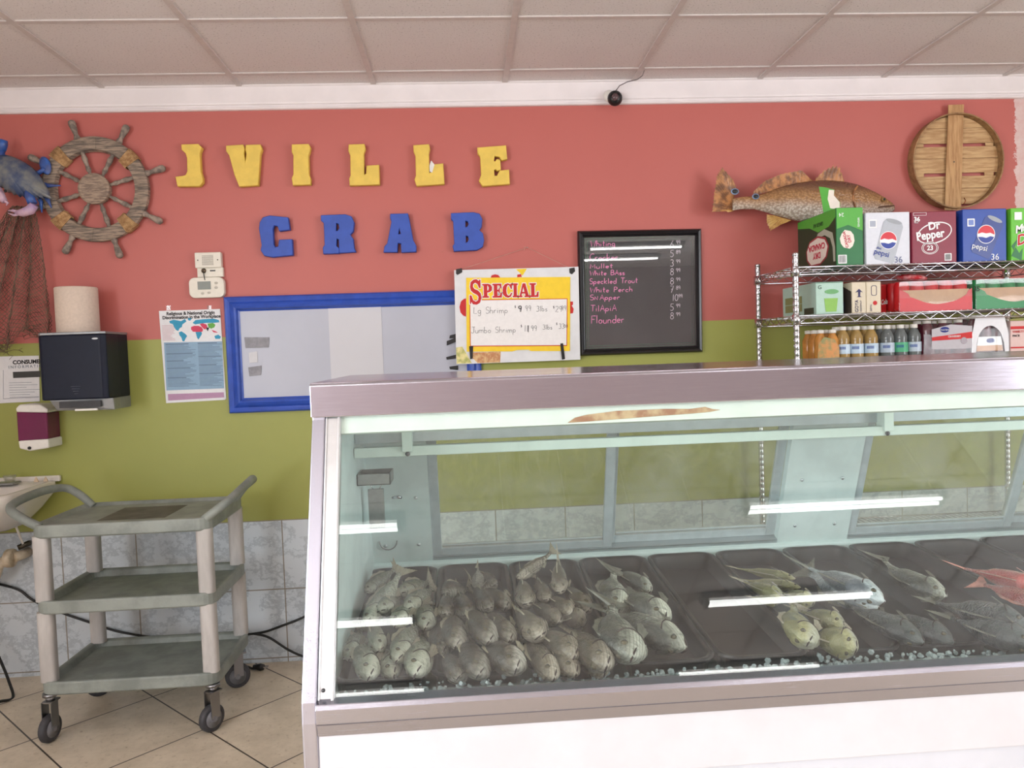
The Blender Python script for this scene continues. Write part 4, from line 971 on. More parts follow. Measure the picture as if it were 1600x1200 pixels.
# ================================================================== SIGN BOARD AND SPECIAL SHEET
K5 = 3.721; R5 = lambda x, y: (690+x/K5, 340+y/K5)
bx = empty('hanging_sign_board', at(808, 392, 1, -.03), 'white cardboard sign board hung on a string, mostly covered by a yellow specials sheet', 'sign')
S5 = lambda pts, yy: [(lambda q: (q.x, q.z))(at(*R5(*p), 1, yy)) for p in pts]
white_board = mat('board_card', (222, 222, 224), .5, var=.04, scale=12)
def s5(name, pts, yy, mt, par, th=.0012): return sheet(name, [S5(pts, yy)], wallM(0, yy, 0), mt, par, th)
s5('board', [(73,306),(795,286),(806,826),(86,853)], -.040, white_board, bx, .006)
s5('red_print', [(104,520),(112,488),(130,472),(142,470),(142,576),(126,570),(110,552)], -.0436, red_ink, bx)
s5('red_print', [(285,350),(290,336),(310,330),(330,334),(342,350)], -.0436, red_ink, bx); s5('red_print', [(440,332),(462,328),(466,345),(440,347)], -.0436, red_ink, bx)
s5('red_print', [(748,488),(764,488),(764,506),(756,512),(768,530),(764,556),(748,558)], -.0436, red_ink, bx); s5('yellow_print', [(432,300),(496,297),(470,338),(456,322)], -.0436, flat('print_yellow', (236, 204, 40), .5), bx)
shr = mat('food_print', (214, 180, 130), .5, scale=60, c2=(186, 126, 84))
s5('food_picture', [(180,784),(344,780),(340,842),(210,846),(178,815)], -.0436, shr, bx); s5('food_picture', [(84,756),(120,750),(150,800),(176,846),(88,850)], -.0436, mat('food_print_b', (226, 214, 150), .5, scale=50, c2=(170, 170, 96)), bx)
for pts in ([(84,300),(118,294),(120,318),(92,334),(84,326)], [(742,296),(772,290),(776,312),(758,330),(744,322)]): s5('corner_clip', pts, -.0445, black_plastic, bx, .004)
for pts in ([(160,748),(184,746),(180,820),(166,824)], [(690,732),(706,730),(718,822),(700,826)]): s5('black_tape', pts, -.0490, black_plastic, bx)
a, n_, b = at(*R5(118, 300), 1, -.040), at(*R5(498, 174), 1, -.006), at(*R5(752, 296), 1, -.040)
mb = MB(); mb.tube([a, n_, b], .0009, 5); q = n_+Vector((-.012, 0, -.008)); mb.tube([n_, n_+Vector((-.015, -.004, .004)), q, n_+Vector((-.016, 0, -.012))], .0009, 5); mb.build('string', mat('string', (206, 168, 150), .8), bx)
mb = MB(); mb.tube([(n_.x, 0, n_.z), (n_.x, -.012, n_.z)], .002, 6); mb.build('nail', chrome, bx)
sp = empty('specials_sheet', at(*R5(445, 770), 1, -.045), 'yellow bordered SPECIAL price sheet with handwritten shrimp prices taped on the white board', 'sign')
yel_p = mat('special_yellow', (244, 206, 42), .45, var=.03)
s5('sheet', [(143,350),(748,345),(746,776),(520,776),(505,768),(440,770),(410,778),(146,780)], -.0455, yel_p, sp, .0012)
s5('red_border', [(162,478),(732,470),(730,746),(166,750)], -.0466, red_ink, sp, .0006); s5('white_field', [(166,482),(728,474),(726,741),(170,745)], -.0472, flat('sheet_white', (236, 232, 230), .5), sp, .0006)
d5 = at(*R5(500, 464), 1, -.048)-at(*R5(240, 468), 1, -.048)
def m5(x, y, yy): p = at(*R5(x, y), 1, yy); return frame_M((p.x, yy, p.z), (d5.x, 0, d5.z), (-d5.z, 0, d5.x))
SLAB = dict(
 S=(.95, [[(.02,.02),(.10,.02),(.14,.10),(.26,0),(.55,-.02),(.80,.06),(.92,.26),(.86,.44),(.66,.56),(.40,.62),(.28,.70),(.30,.82),(.46,.88),(.64,.82),(.76,.66),(.86,.66),(.86,1.0),(.78,1.0),(.74,.94),(.56,1.02),(.34,1.0),(.12,.90),(.06,.72),(.12,.56),(.32,.46),(.60,.38),(.70,.30),(.66,.16),(.48,.10),(.28,.16),(.14,.36),(.02,.36)]]),
 P=(.82, [[(.0,0),(.52,0),(.52,.10),(.40,.12),(.40,.38),(.60,.40),(.78,.52),(.80,.76),(.68,.94),(.48,1),(.0,1),(.0,.90),(.12,.88),(.12,.12),(.0,.10)], [(.40,.50),(.40,.88),(.48,.86),(.54,.72),(.50,.54)]]),
 E=(.80, [[(0,0),(.76,0),(.78,.34),(.68,.34),(.60,.14),(.40,.12),(.40,.45),(.50,.44),(.52,.34),(.60,.34),(.60,.68),(.52,.68),(.50,.56),(.40,.55),(.40,.88),(.60,.86),(.66,.68),(.75,.68),(.74,1),(0,1),(0,.9),(.12,.88),(.12,.12),(0,.1)]]),
 C=(.84, [[(.80,.62),(.80,1),(.72,1),(.66,.93),(.48,1.02),(.24,.96),(.06,.78),(.02,.5),(.06,.22),(.24,.04),(.48,-.02),(.70,.06),(.82,.30),(.74,.34),(.60,.14),(.46,.12),(.36,.26),(.32,.5),(.36,.76),(.46,.90),(.60,.86),(.70,.62)]]),
 I=(.46, [[(0,0),(.42,0),(.42,.1),(.34,.12),(.34,.88),(.42,.9),(.42,1),(0,1),(0,.9),(.08,.88),(.08,.12),(0,.1)]]),
 A=(.92, [[(0,0),(.32,0),(.32,.10),(.24,.12),(.28,.26),(.54,.26),(.58,.12),(.50,.10),(.50,0),(.92,0),(.92,.10),(.84,.12),(.58,1),(.36,1),(.10,.12),(0,.10)], [(.31,.38),(.50,.38),(.41,.74)]]),
 L=(.76, [[(0,0),(.72,0),(.74,.38),(.64,.38),(.56,.14),(.40,.12),(.40,.88),(.52,.9),(.52,1),(0,1),(0,.9),(.12,.88),(.12,.12),(0,.1)]]))
def slab_title(nm, mt, bo, yy):
    for i, (wd, x, y, h_, k) in enumerate((('S', 163, 504, .110, .62), ('PECIAL', 238, 466, .062, 1.02))):
        M = m5(x, y, yy); cx_ = 0
        for ch in wd:
            w_, lp = SLAB[ch]
            cu_l = [[(cx_+a*h_*k/1.0*.86, b*h_) for a, b in q] for q in lp]
            me = curve_mesh(cu_l, .0004, off=bo, M=M); mk(nm, me, mt, sp); cx_ += (w_+.02)*h_*k*.86
for nm, mt, bo, yy in (('title_outline', flat('sheet_white', (236, 232, 230)), .0036, -.0476), ('title', red_ink, .0002, -.0484)):
    slab_title(nm, mt, bo, yy)
mb = MB(); pen = flat('marker_ink', (74, 66, 70), .8)
M0 = frame_M((0, -.0482, 0), (d5.x, 0, d5.z), (-d5.z, 0, d5.x))
def wr5(s, x, y, sz, mt=pen, r=.0008, par=sp, yy=-.0482): write(s, 0, 0, sz, m5(x, y, yy), mt, par, r=r)
for s_, x, y, z_ in (('Lg Shrimp', 186, 558, .029), ('$', 424, 528, .014), ('9', 444, 546, .026), ('99', 486, 542, .024), ('3lbs', 552, 545, .025), ('$', 648, 530, .014), ('29', 662, 548, .026), ('99', 694, 540, .022),
                     ('Jumbo Shrimp', 172, 672, .027), ('$', 460, 640, .014), ('11', 482, 662, .028), ('99', 520, 658, .024), ('3lbs', 588, 650, .022), ('$', 666, 626, .013), ('33', 682, 645, .022), ('00', 712, 640, .014)): wr5(s_, x, y, z_)
wr5('9', 448, 548, .028, black_ink, .0014); wr5('1', 500, 666, .030, black_ink, .0014)

# ================================================================== CHALK MENU BOARD
mbx = empty('menu_board', at(1003, 555, 1, -.02), 'black framed menu board with a price list of fish in pink handwriting', 'menu board')
blackf = mat('black_frame_gloss', (26, 24, 27), .28, var=.06)
corn = [at(*R5(x, y), 1, -.03) for x, y in ((793,76),(1513,62),(1521,780),(806,804))]
cw = [(p.x, p.z) for p in corn]
profl = [(0, 0), (0, -.020), (.006, -.030), (.014, -.026), (.020, -.030), (.026, -.018), (.030, -.014), (.030, 0)]
ins = [(1, -1), (-1, -1), (-1, 1), (1, 1)]
for k in range(4): frame_rail('frame_rail', cw[k], cw[(k+1) % 4], ins[k], ins[(k+1) % 4], blackf, mbx)
inn = [(c[0]+i[0]*.026, c[1]+i[1]*.026) for c, i in zip(cw, ins)]
sheet('writing_surface', [inn], wallM(0, -.008, 0), mat('slate', (32, 32, 38), .6, var=.08, scale=8), mbx, .004)
grn_l = flat('green_line', (26, 104, 72), .6)
for off, th in ((.034, .0016), (.044, .0014)):
    mb = MB(); q = [Vector((c[0]+i[0]*off*1.0, -.0105, c[1]+i[1]*off)) for c, i in zip(cw, ins)]; mb.tube(q+[q[0]], th, 6, False); mb.build('green_border', grn_l, mbx)
dB = corn[1]-corn[0]
def mbm(x, y): p = at(*R5(x, y), 1, -.0105); return frame_M((p.x, -.0105, p.z), (dB.x, 0, dB.z), (-dB.z, 0, dB.x))
for s_, y, z_, x in (('Whiting', 168, .026, 866), ('Crocker', 250, .030, 862), ('Mullet', 297, .022, 864), ('White BAss', 337, .022, 862), ('Speckled Trout', 386, .025, 862), ('White Perch', 436, .024, 864), ('SNApper', 480, .024, 864), ('TilApiA', 546, .028, 866), ('Flounder', 616, .036, 872)):
    ln = sum(G_[c][0]+.16 for c in s_)*z_; wpx = {'Whiting': 150, 'Crocker': 172, 'Mullet': 140, 'White BAss': 212, 'Speckled Trout': 290, 'White Perch': 258, 'SNApper': 182, 'TilApiA': 160, 'Flounder': 200}[s_]
    M = mbm(x, y) @ Matrix.Diagonal((wpx/K5*.00291/ln, 1, 1, 1)); write(s_, 0, 0, z_, M, pink_chalk, mbx, r=.0019)
for a, b, y in (('6', '99', 172), ('5', '89', 228), ('3', '99', 283), ('8', '99', 334), ('8', '99', 388), ('7', '89', 436), ('10', '99', 484), ('5', '99', 540), ('8', '99', 590)):
    x = 1322 if len(a) < 2 else 1335
    write(a, 0, 0, .030, mbm(x+8, y), white_chalk, mbx, r=.0014); write(b, 0, 0, .017, mbm(x+42, y-18), white_chalk, mbx, r=.0011)
sheet('glass', [inn], wallM(0, -.0145, 0), glass('board_glass', (.97, .97, .97, 1), .6, .008), mbx, .002)

# ================================================================== REDFISH MOUNT
K6 = 3.077; R6 = lambda x, y: (1080+x/K6, 140+y/K6)
m = bpy.data.materials.new('redfish_skin'); t = NT(m); X, Y, Z = t.sep()
zz = t.m('ADD', t.m('ADD', Z, t.m('MULTIPLY', t.noise(7, 3), .03)), t.m('MULTIPLY', X, .045))
c = t.mix(t.step(zz, 2.055, 2.115), srgb(206, 194, 180), srgb(174, 130, 84)); c = t.mix(t.step(zz, 2.115, 2.185), c, srgb(104, 72, 58))
vo = t.voro(95, stretch=(1, .6, 1.2)); c = t.mix(t.m('MULTIPLY', t.step(vo, .3, .7), .5), c, srgb(110, 76, 50)); t.col(c)
t.b.inputs['Roughness'].default_value = .25; t.bump(t.m('MULTIPLY', vo, -1), .6, .006); red_skin = m
rfn = mat('redfish_fin', (188, 130, 78), .3, scale=30, c2=(110, 70, 44)); rfp = mat('redfish_fin_pale', (206, 164, 96), .3, scale=30, c2=(170, 120, 66))
rf = empty('mounted_redfish', at(1260, 310, 1, -.08), 'mounted bronze redfish with spotted tail on the red wall above the soda cartons', 'fish mount')
TB = [((196,525),(196,582)), ((240,516),(240,576)), ((300,512),(300,575)), ((350,500),(350,588)), ((400,480),(400,604)), ((450,463),(450,618)), ((500,451),(500,630)), ((560,441),(560,640)), ((620,437),(620,648)), ((680,438),(680,652)), ((740,444),(740,652)), ((790,455),(790,646)), ((840,474),(840,634)), ((880,492),(880,622)), ((920,514),(920,606)), ((950,534),(950,596)), ((968,548),(968,588)), ((976,560),(976,580))]
mb = MB(); rings = []
for a, b in TB:
    A_, B2 = at(*R6(*a), 1, -.09), at(*R6(*b), 1, -.09); h_ = (A_.z-B2.z)/2; c = (A_+B2)/2; th_ = min(.062, h_*.62)
    rings.append([Vector((c.x, -.09-th_*sin(q)*(1 if sin(q) > 0 else .8), c.z+h_*cos(q)))for q in [2*pi*k/24 for k in range(24)]])
mb.loft(rings); mb.build('body', red_skin, rf)
def rfin(name, base, tip, mt, yy=-.09, n=12, th=.006, rag=.06):
    o = fin_mb([at(*R6(*p), 1, yy) for p in base], [at(*R6(*p), 1, yy-.004) for p in tip], th, n, rag).build(name, mt, rf); return o
rfin('tail_fin', [(205,520),(200,550),(200,584)], [(148,372),(122,410),(108,500),(98,588)], rfn, n=14); rfin('tail_fin', [(204,522),(202,535)], [(218,470),(200,430),(150,374)], rfn, n=6); rfin('tail_fin', [(200,575),(204,584)], [(104,588),(160,578),(176,590)], rfp, n=6)
rfin('soft_dorsal_fin', [(296,512),(400,482),(500,452),(590,440)], [(300,490),(350,440),(430,405),(530,386),(576,432)], rfn, n=18)
rfin('spiny_dorsal_fin', [(596,440),(660,437),(735,442)], [(600,425),(640,385),(685,362),(715,370),(735,436)], rfn, n=8, rag=.2)
rfin('pelvic_fin', [(400,606),(440,618),(480,628)], [(362,600),(362,640),(380,680),(430,650),(480,630)], rfp, n=12)
for (cx, cy, rx) in ((210, 490, 18), (310, 514, 16)):
    p = at(*R6(cx, cy), 1, -.098 if cx < 250 else -.112); mb = MB(); mb.ball(p, (rx*.00108, .004, rx*.0008), 14, 6); o = mb.build('tail_spot', flat('spot_rim', (130, 150, 180), .4), rf)
    mb = MB(); mb.ball(p-Vector((0, .003, 0)), (rx*.0008, .003, rx*.00055), 14, 6); mb.build('spot_core', black_plastic, o)
p = at(*R6(926, 528), 1, -.125); mb = MB(); mb.ball(p, (.011, .006, .010), 12, 8); o = mb.build('eye', flat('gold_eye', (150, 120, 70), .15), rf); mb = MB(); mb.ball(p-Vector((0, .004, 0)), (.006, .004, .006), 10, 6); mb.build('pupil', black_plastic, o)
mb = MB(); mb.tube([at(*R6(*q), 1, -.15) for q in ((800,462),(782,490),(778,530),(790,570))], .004, 6); mb.build('gill_edge', rfn, rf)
mb = MB(); mb.tube([at(*R6(*q), 1, -.128) for q in ((900,566),(940,560),(976,558))], .003, 6); mb.build('mouth_line', flat('mouth_brown', (96, 66, 48)), rf)

# ================================================================== ROUND SLATTED LID
ld_c = at(1492, 253, 1, -.02); lc = Vector((ld_c.x, -.02, ld_c.z)); LR = .221
lid = empty('basket_lid', lc, 'round slatted wooden basket lid hanging on the wall above the blue soda carton', 'lid')
wood = mat('thin_wood', (200, 164, 118), .6, scale=10, stretch=(1, 1, 10), c2=(172, 132, 88), bump=.2, rand=.12); woodv = mat('thin_wood_upright', (196, 154, 106), .6, scale=10, stretch=(10, 1, 1), c2=(168, 124, 80), bump=.2); hoop = mat('hoop_wood', (164, 126, 84), .6, c2=(128, 94, 60))
mb = MB(); mb.loft([[lc+Vector((r*cos(2*pi*k/48), y, r*sin(2*pi*k/48))) for k in range(48)] for r, y in ((LR, .018), (LR, -.030), (LR-.006, -.030), (LR-.006, .018), (LR, .018))], caps=False, smooth=False); mb.build('hoop', hoop, lid)
K6b = lambda y: at(*R6(1265, y), 1, -.02).z
for ya, yb in ((122,184),(186,258),(274,330),(332,400),(416,474),(476,550)):
    z1, z0 = K6b(ya)-lc.z, K6b(yb)-lc.z; z1 = min(z1, LR-.012); z0 = max(z0, -LR+.012); P = []
    xs_ = lambda z: sqrt(max((LR-.008)**2-z*z, 0))
    for k in range(6): z = z0+(z1-z0)*k/5; P.append((xs_(z), z))
    for k in range(6): z = z1+(z0-z1)*k/5; P.append((-xs_(z), z))
    if (ya, yb) in ((186,258), (332,400)): pass
    sheet('slat', [P], wallM(lc.x, -.016, lc.z), wood, lid, .004)
for ya, yb, xa, xb in ((256,276,-.150,.152),(398,418,-.150,.146)):
    for sx in (-1, 1):      # short spacers closing the slots near the rim
        z1, z0 = K6b(ya)-lc.z, K6b(yb)-lc.z; x0, x1 = (xb, LR-.030) if sx > 0 else (-LR+.030, xa)
        MB().box((lc.x+x0, -.018, lc.z+z0), (lc.x+x1, -.014, lc.z+z1)).build('slot_spacer', wood, lid)
zt_, zb_ = at(*R6(1276, 70), 1, -.03).z, at(*R6(1262, 578), 1, -.03).z
me = curve_mesh([[(at(*R6(x, y), 1, -.034).x, at(*R6(x, y), 1, -.034).z) for x, y in ((1240,72),(1314,70),(1300,578),(1222,578))]], .004, M=wallM(0, -.028, 0)); mk('cross_slat', me, woodv, lid)
MB().box((lc.x-.014, -.0315, lc.z-.005), (lc.x-.008, -.030, lc.z+.001)).build('staple', metal('staple_steel', (110, 100, 90), .4), lid)
p = at(*R6(1312, 535), 1, -.04); mb = MB(); mb.tube([p+Vector((0, 0, .015)), p+Vector((.004, -.004, 0)), p+Vector((-.003, -.006, -.012)), p+Vector((-.010, -.002, -.018))], .0018, 6); mb.build('wire_hook', metal('rusty_wire', (150, 80, 50), .5), lid)

# ================================================================== SECURITY CAMERA
p = at(958, 152, 1, -.05); sc_ = empty('security_camera', (p.x, -.02, p.z), 'small black dome security camera mounted on the white crown board', 'security camera')
mb = MB(); mb.lathe([(.026, 0), (.028, .008), (.020, .020), (.010, .022)], (0, 0, 0), 20, Matrix.Translation((p.x-.012, -.022, p.z+.012)) @ Matrix.Rotation(radians(90), 4, 'X')); mb.build('mount', white_plastic, sc_)
mb = MB(); mb.ball((p.x+.006, -.060, p.z-.008), (.034, .030, .034), 18, 12); o = mb.build('housing', black_plastic, sc_)
mb = MB(); mb.ball((p.x+.002, -.086, p.z-.010), (.016, .010, .016), 14, 8); mb.build('lens', flat('lens_glass', (90, 70, 72), .05), sc_)
mb = MB(); c = [at(x, y, 1, yy) for x, y, yy in ((962,142,-.03),(968,134,-.045),(980,128,-.07),(996,124,-.11),(1004,118,-.14))]; c.append(Vector((c[-1].x+.008, -.15, RZ))); mb.tube(c, .0022, 6); mb.build('cable', flat('grey_cable', (120, 112, 112), .6), sc_)

# ================================================================== WIRE RACK
KX0, KX1, KY0, KY1 = 1.345, 2.56, -.482, -.055
rk = empty('wire_rack', (KX0, KY1, 0), 'chrome wire shelving rack loaded with drinks against the wall behind the fish counter', 'shelf rack')
for x in (KX0+.012, KX1-.012):
    for y in (KY0+.012, KY1-.012):
        mb = MB(); pr = [(.0125, .03)]; z = .03
        while z < 1.72:
            z += .0254; pr += [(.0125, z-.0022), (.0119, z-.0011), (.0125, z)]
        pr += [(.0125, 1.735), (.0135, 1.737), (.0135, 1.742), (.010, 1.746)]; mb.lathe(pr, (x, y, 0), 14); o = mb.build('post', chrome, rk)
        mb = MB(); mb.lathe([(.012, 0), (.018, .004), (.016, .02), (.010, .03)], (x, y, 0), 12); mb.build('foot', black_plastic, o)
for zt_ in (1.690, 1.493, 1.305, .55):
    mb = MB(); zb_ = zt_-.034
    for y in (KY0, KY1):
        for z, r in ((zt_-.004, .0032), (zb_, .0032)): mb.tube([(KX0, y, z), (KX1, y, z)], r, 6)
        n = 30; mb.tube([(KX0+.02+(KX1-KX0-.04)*k/n, y, (zt_-.006 if k % 2 else zb_+.002)) for k in range(n+1)], .0018, 5)
    for x in (KX0, KX1):
        for z, r in ((zt_-.004, .0032), (zb_, .0032)): mb.tube([(x, KY0, z), (x, KY1, z)], r, 6)
        n = 12; mb.tube([(x, KY0+.02+(KY1-KY0-.04)*k/n, (zt_-.006 if k % 2 else zb_+.002)) for k in range(n+1)], .0018, 5)
    for k in range(44): x = KX0+.02+(KX1-KX0-.04)*k/43; mb.tube([(x, KY0, zt_-.0016), (x, KY1, zt_-.0016)], .0014, 5)
    for y in (KY0+.11, (KY0+KY1)/2, KY1-.11): mb.tube([(KX0, y, zt_-.006), (KX1, y, zt_-.006)], .0028, 5)
    o = mb.build('wire_shelf', chrome, rk)
    for x in (KX0+.012, KX1-.012):
        for y in (KY0+.012, KY1-.012):
            mb = MB(); mb.lathe([(.0126, 0), (.019, 0), (.0165, .042), (.0126, .042)], (x, y, zb_-.006), 14); mb.build('corner_collar', chrome, o)

# ================================================================== CARTONS
def fm(x0, y, z0): return frame_M((x0, y, z0), (1, 0, 0), (0, 0, 1))
def sm(x0, yb, z0): return frame_M((x0, yb, z0), (0, -1, 0), (0, 0, 1))
def carton(x0, x1, z0, h, yf, dep, mt, label, cat='carton', name='drink_carton', group=None):
    o = empty(name, ((x0+x1)/2, yf+dep/2, z0), label, cat, group)
    MB().box((x0, yf, z0), (x1, yf+dep, z0+h)).build('box', mt, o, .003)
    fl_ = MB(); yy = yf-.0006
    fl_.box((x0+.004, yy, z0+h*.035), (x1-.004, yf+.0002, z0+h*.037)); fl_.build('flap_seam', mt, o)
    return o
def art(name, loops, M, z, mt, par, th=.0005): return sheet(name, loops, M @ Matrix.Translation((0, 0, z)), mt, par, th)
T0 = 1.6905
silver_c = flat('carton_silver', (214, 216, 224), .4); blue_c = flat('carton_blue', (34, 70, 158), .35); can_s = flat('can_silver', (172, 176, 184), .3); can_b = flat('can_blue', (28, 52, 130), .3)
globe_r = flat('globe_red', (206, 44, 56), .4); globe_b = flat('globe_blue', (36, 60, 150), .4)
def globe(M, cx, cy, r, z, par, tilt=-.25):
    c = lambda a0, a1, k=1: [(cx+r*k*cos(radians(a0+(a1-a0)*i/16)), cy+r*k*sin(radians(a0+(a1-a0)*i/16))) for i in range(17)]
    art('logo_ring', [circ(cx, cy, r*1.08)], M, z, white_ink, par)
    art('logo_red', [c(-4, 176) + [(cx-r*.5, cy+r*.22), (cx, cy+r*.10), (cx+r*.5, cy+r*.16)]], M, z+.0007, globe_r, par)
    art('logo_blue', [c(196, 340) + [(cx+r*.5, cy-r*.24), (cx, cy-r*.42), (cx-r*.5, cy-r*.30)]], M, z+.0007, globe_b, par)
def can_shape(M, pts_c, w_, h_, ang_, z, mt, par):
    R_ = Matrix.Translation((pts_c[0], pts_c[1], z)) @ Matrix.Rotation(radians(ang_), 4, 'Z')
    sheet('can_picture', [[(-w_/2+.006, -h_/2), (w_/2-.006, -h_/2), (w_/2, -h_/2+.008), (w_/2, h_/2-.022), (w_/2-.010, h_/2-.006), (-w_/2+.010, h_/2-.006), (-w_/2, h_/2-.022), (-w_/2, -h_/2+.008)]], M @ R_, mt, par, .0005)
    sheet('can_lid', [circ(0, h_/2-.010, w_/2-.009, 24, ry=.009)], M @ R_ @ Matrix.Translation((0, 0, .0006)), flat('can_lid_grey', (150, 154, 160), .3), par, .0005)
def qr_free_label(M, x, y, s_, z, par, barcode=False):      # white print box; code patch left plain
    art('print_box', [rrect(x, y, x+s_, y+s_, .002)], M, z, white_ink, par)
    if barcode:
        mb = MB()
        for k in range(9): mb.box((x+.003+k*(s_-.006)/9, y+.004, z+.0006), (x+.003+k*(s_-.006)/9+.0012, y+s_-.003, z+.0009))
        o = mb.build('barcode', black_ink, par); o.data.transform(M); tag(o, kind='stuff')
# ginger ale carton: narrow end to the front, long face to the left
gd = flat('carton_dark_green', (34, 62, 40), .4); gb = flat('carton_bright_green', (84, 168, 62), .4); gm_ = flat('carton_mid_green', (38, 112, 62), .4); cream = flat('shield_cream', (232, 222, 210), .5); cdred = flat('shield_red', (190, 44, 70), .5)
x0, x1 = 1.540, 1.654
cd_ = carton(x0, x1, T0, .236, -.45, .36, gm_, 'green ginger ale carton with upside-down red and cream shield, leftmost on the top shelf', group='drink cartons on the top shelf')
M = fm(x0, -.4505, T0)
art('green_band', [[(0.002, .15), (.05, .165), (.112, .14), (.112, .234), (.002, .234)]], M, .0003, gb, cd_)
art('shield', [[(.018, .09), (.03, .074), (.055, .068), (.068, .078), (.076, .10), (.072, .125), (.06, .14), (.035, .145), (.022, .13), (.014, .11)]], M, .0009, cream, cd_)
Mi = M @ Matrix.Translation((.045, .107, .0015)) @ Matrix.Rotation(radians(102), 4, 'Z')
text('CANADA', Mi @ Matrix.Translation((0, .002, 0)), .016, cdred, cd_, align='CENTER', bold=.0004); text('DRY', Mi @ Matrix.Translation((0, -.014, 0)), .017, cdred, cd_, align='CENTER', bold=.0004)
text('24', M @ Matrix.Translation((.022, .214, .001)) @ Matrix.Rotation(radians(180), 4, 'Z'), .022, white_ink, cd_, align='CENTER'); text('GINGER', M @ Matrix.Translation((.098, .155, .001)) @ Matrix.Rotation(radians(90), 4, 'Z'), .011, white_ink, cd_)
qr_free_label(M, .006, .008, .036, .0009, cd_, True)
M = sm(x0-.0005, -.09, T0)
art('dark_face', [[(.003, .003), (.357, .003), (.357, .20), (.30, .17), (.20, .16), (.12, .19), (.003, .205)]], M, .0003, gd, cd_); art('green_band', [[(.003, .205), (.12, .19), (.20, .16), (.30, .17), (.357, .20), (.357, .233), (.003, .233)]], M, .0003, gb, cd_)
art('grey_swirl', [[(.17, .12), (.20, .155), (.26, .165), (.33, .14), (.35, .08), (.352, .02), (.335, .02), (.33, .08), (.31, .12), (.26, .14), (.21, .135)]], M, .0009, flat('swirl_grey', (176, 178, 160)), cd_)
art('shield', [[(.09, .05), (.13, .02), (.22, .02), (.28, .045), (.30, .09), (.27, .13), (.20, .145), (.12, .13), (.085, .09)]], M, .0014, flat('shield_rim', (156, 60, 66)), cd_); art('shield', [[(.10, .053), (.135, .027), (.22, .027), (.27, .05), (.288, .09), (.262, .122), (.20, .137), (.125, .123), (.095, .09)]], M, .0020, cream, cd_)
Mi = M @ Matrix.Translation((.19, .08, .0027)) @ Matrix.Rotation(pi, 4, 'Z')
text('CANADA', Mi @ Matrix.Translation((0, -.030, 0)), .036, cdred, cd_, align='CENTER', bold=.001, sx=1.0); text('DRY', Mi @ Matrix.Translation((0, .006, 0)), .036, cdred, cd_, align='CENTER', bold=.001, sx=1.0)
text('GINGER ALE', M @ Matrix.Translation((.25, .20, .001)) @ Matrix.Rotation(pi, 4, 'Z'), .024, gd, cd_, sx=.7)
# torn flap of the same carton standing up behind, against the fish
M = frame_M((1.546, -.33, T0+.236), (1, 0, .0), (0, .12, 1))
sheet('torn_flap', [[(.0, 0), (.07, 0), (.075, .045), (.05, .075), (.055, .10), (.02, .11), (-.012, .115), (-.005, .06)]], M, gb, cd_, .0015)
art('flap_white', [[(.03, .02), (.07, .012), (.073, .045), (.05, .075), (.053, .098), (.03, .10), (.022, .06)]], M, .0012, cream, cd_)
# silver diet cola carton
x0, x1 = 1.665, 1.852
c1 = carton(x0, x1, T0, .213, -.45, .37, silver_c, 'silver diet cola carton with a tilted can picture and round logo on the top shelf', group='drink cartons on the top shelf')
M = fm(x0, -.4505, T0); can_shape(M, (.098, .098), .086, .178, -16, .0006, can_s, c1); globe(M, .094, .098, .034, .0016, c1)
text('diet', M @ Matrix.Translation((.042, .066, .0024)) @ Matrix.Rotation(radians(-16), 4, 'Z'), .014, globe_b, c1); text('pepsi', M @ Matrix.Translation((.030, .046, .0024)) @ Matrix.Rotation(radians(-16), 4, 'Z'), .032, globe_b, c1)
text('36', M @ Matrix.Translation((.118, .006, .0012)), .036, flat('grey_num', (110, 116, 150)), c1); qr_free_label(M, .012, .150, .034, .0008, c1); art('print_patch', [rrect(.017, .155, .041, .179, .002)], M, .0014, flat('patch_grey', (170, 176, 190)), c1)
# maroon pepper soda carton
maroon = flat('carton_maroon', (132, 38, 58), .4); x0, x1 = 1.861, 2.052
c2 = carton(x0, x1, T0, .212, -.45, .37, maroon, 'maroon pepper soda carton with white lettering and a ringed number on the top shelf', group='drink cartons on the top shelf')
M = fm(x0, -.4505, T0)
Mr = M @ Matrix.Rotation(radians(7), 4, 'Z')
art('oval_ring', [circ(.096, .123, .076, 40, ry=.043), circ(.096, .123, .072, 40, ry=.038)], M @ Matrix.Translation((.096, .123, 0)) @ Matrix.Rotation(radians(14), 4, 'Z') @ Matrix.Translation((-.096, -.123, 0)), .0006, white_ink, c2)
text('Dr', Mr @ Matrix.Translation((.086, .126, .0012)), .044, white_ink, c2, bold=.0012); text('Pepper', Mr @ Matrix.Translation((.030, .090, .0012)), .048, white_ink, c2, bold=.0013, sx=.88)
for r in (.036, .030): art('number_ring', [circ(.076, .062, r, 30, ry=r*.72), circ(.076, .062, r-.002, 30, ry=(r-.002)*.70)], M, .0006, white_ink, c2)
text('23', M @ Matrix.Translation((.076, .053, .0012)), .027, white_ink, c2, align='CENTER', bold=.0007); text('36', M @ Matrix.Translation((.008, .172, .0012)), .026, white_ink, c2, bold=.0008); text('PACK', M @ Matrix.Translation((.009, .164, .0012)), .007, white_ink, c2)
art('print_line', [rrect(.006, .196, .062, .208, .001), rrect(.007, .197, .061, .207, .001)], M, .0006, white_ink, c2); qr_free_label(M, .138, .008, .030, .0006, c2, True)
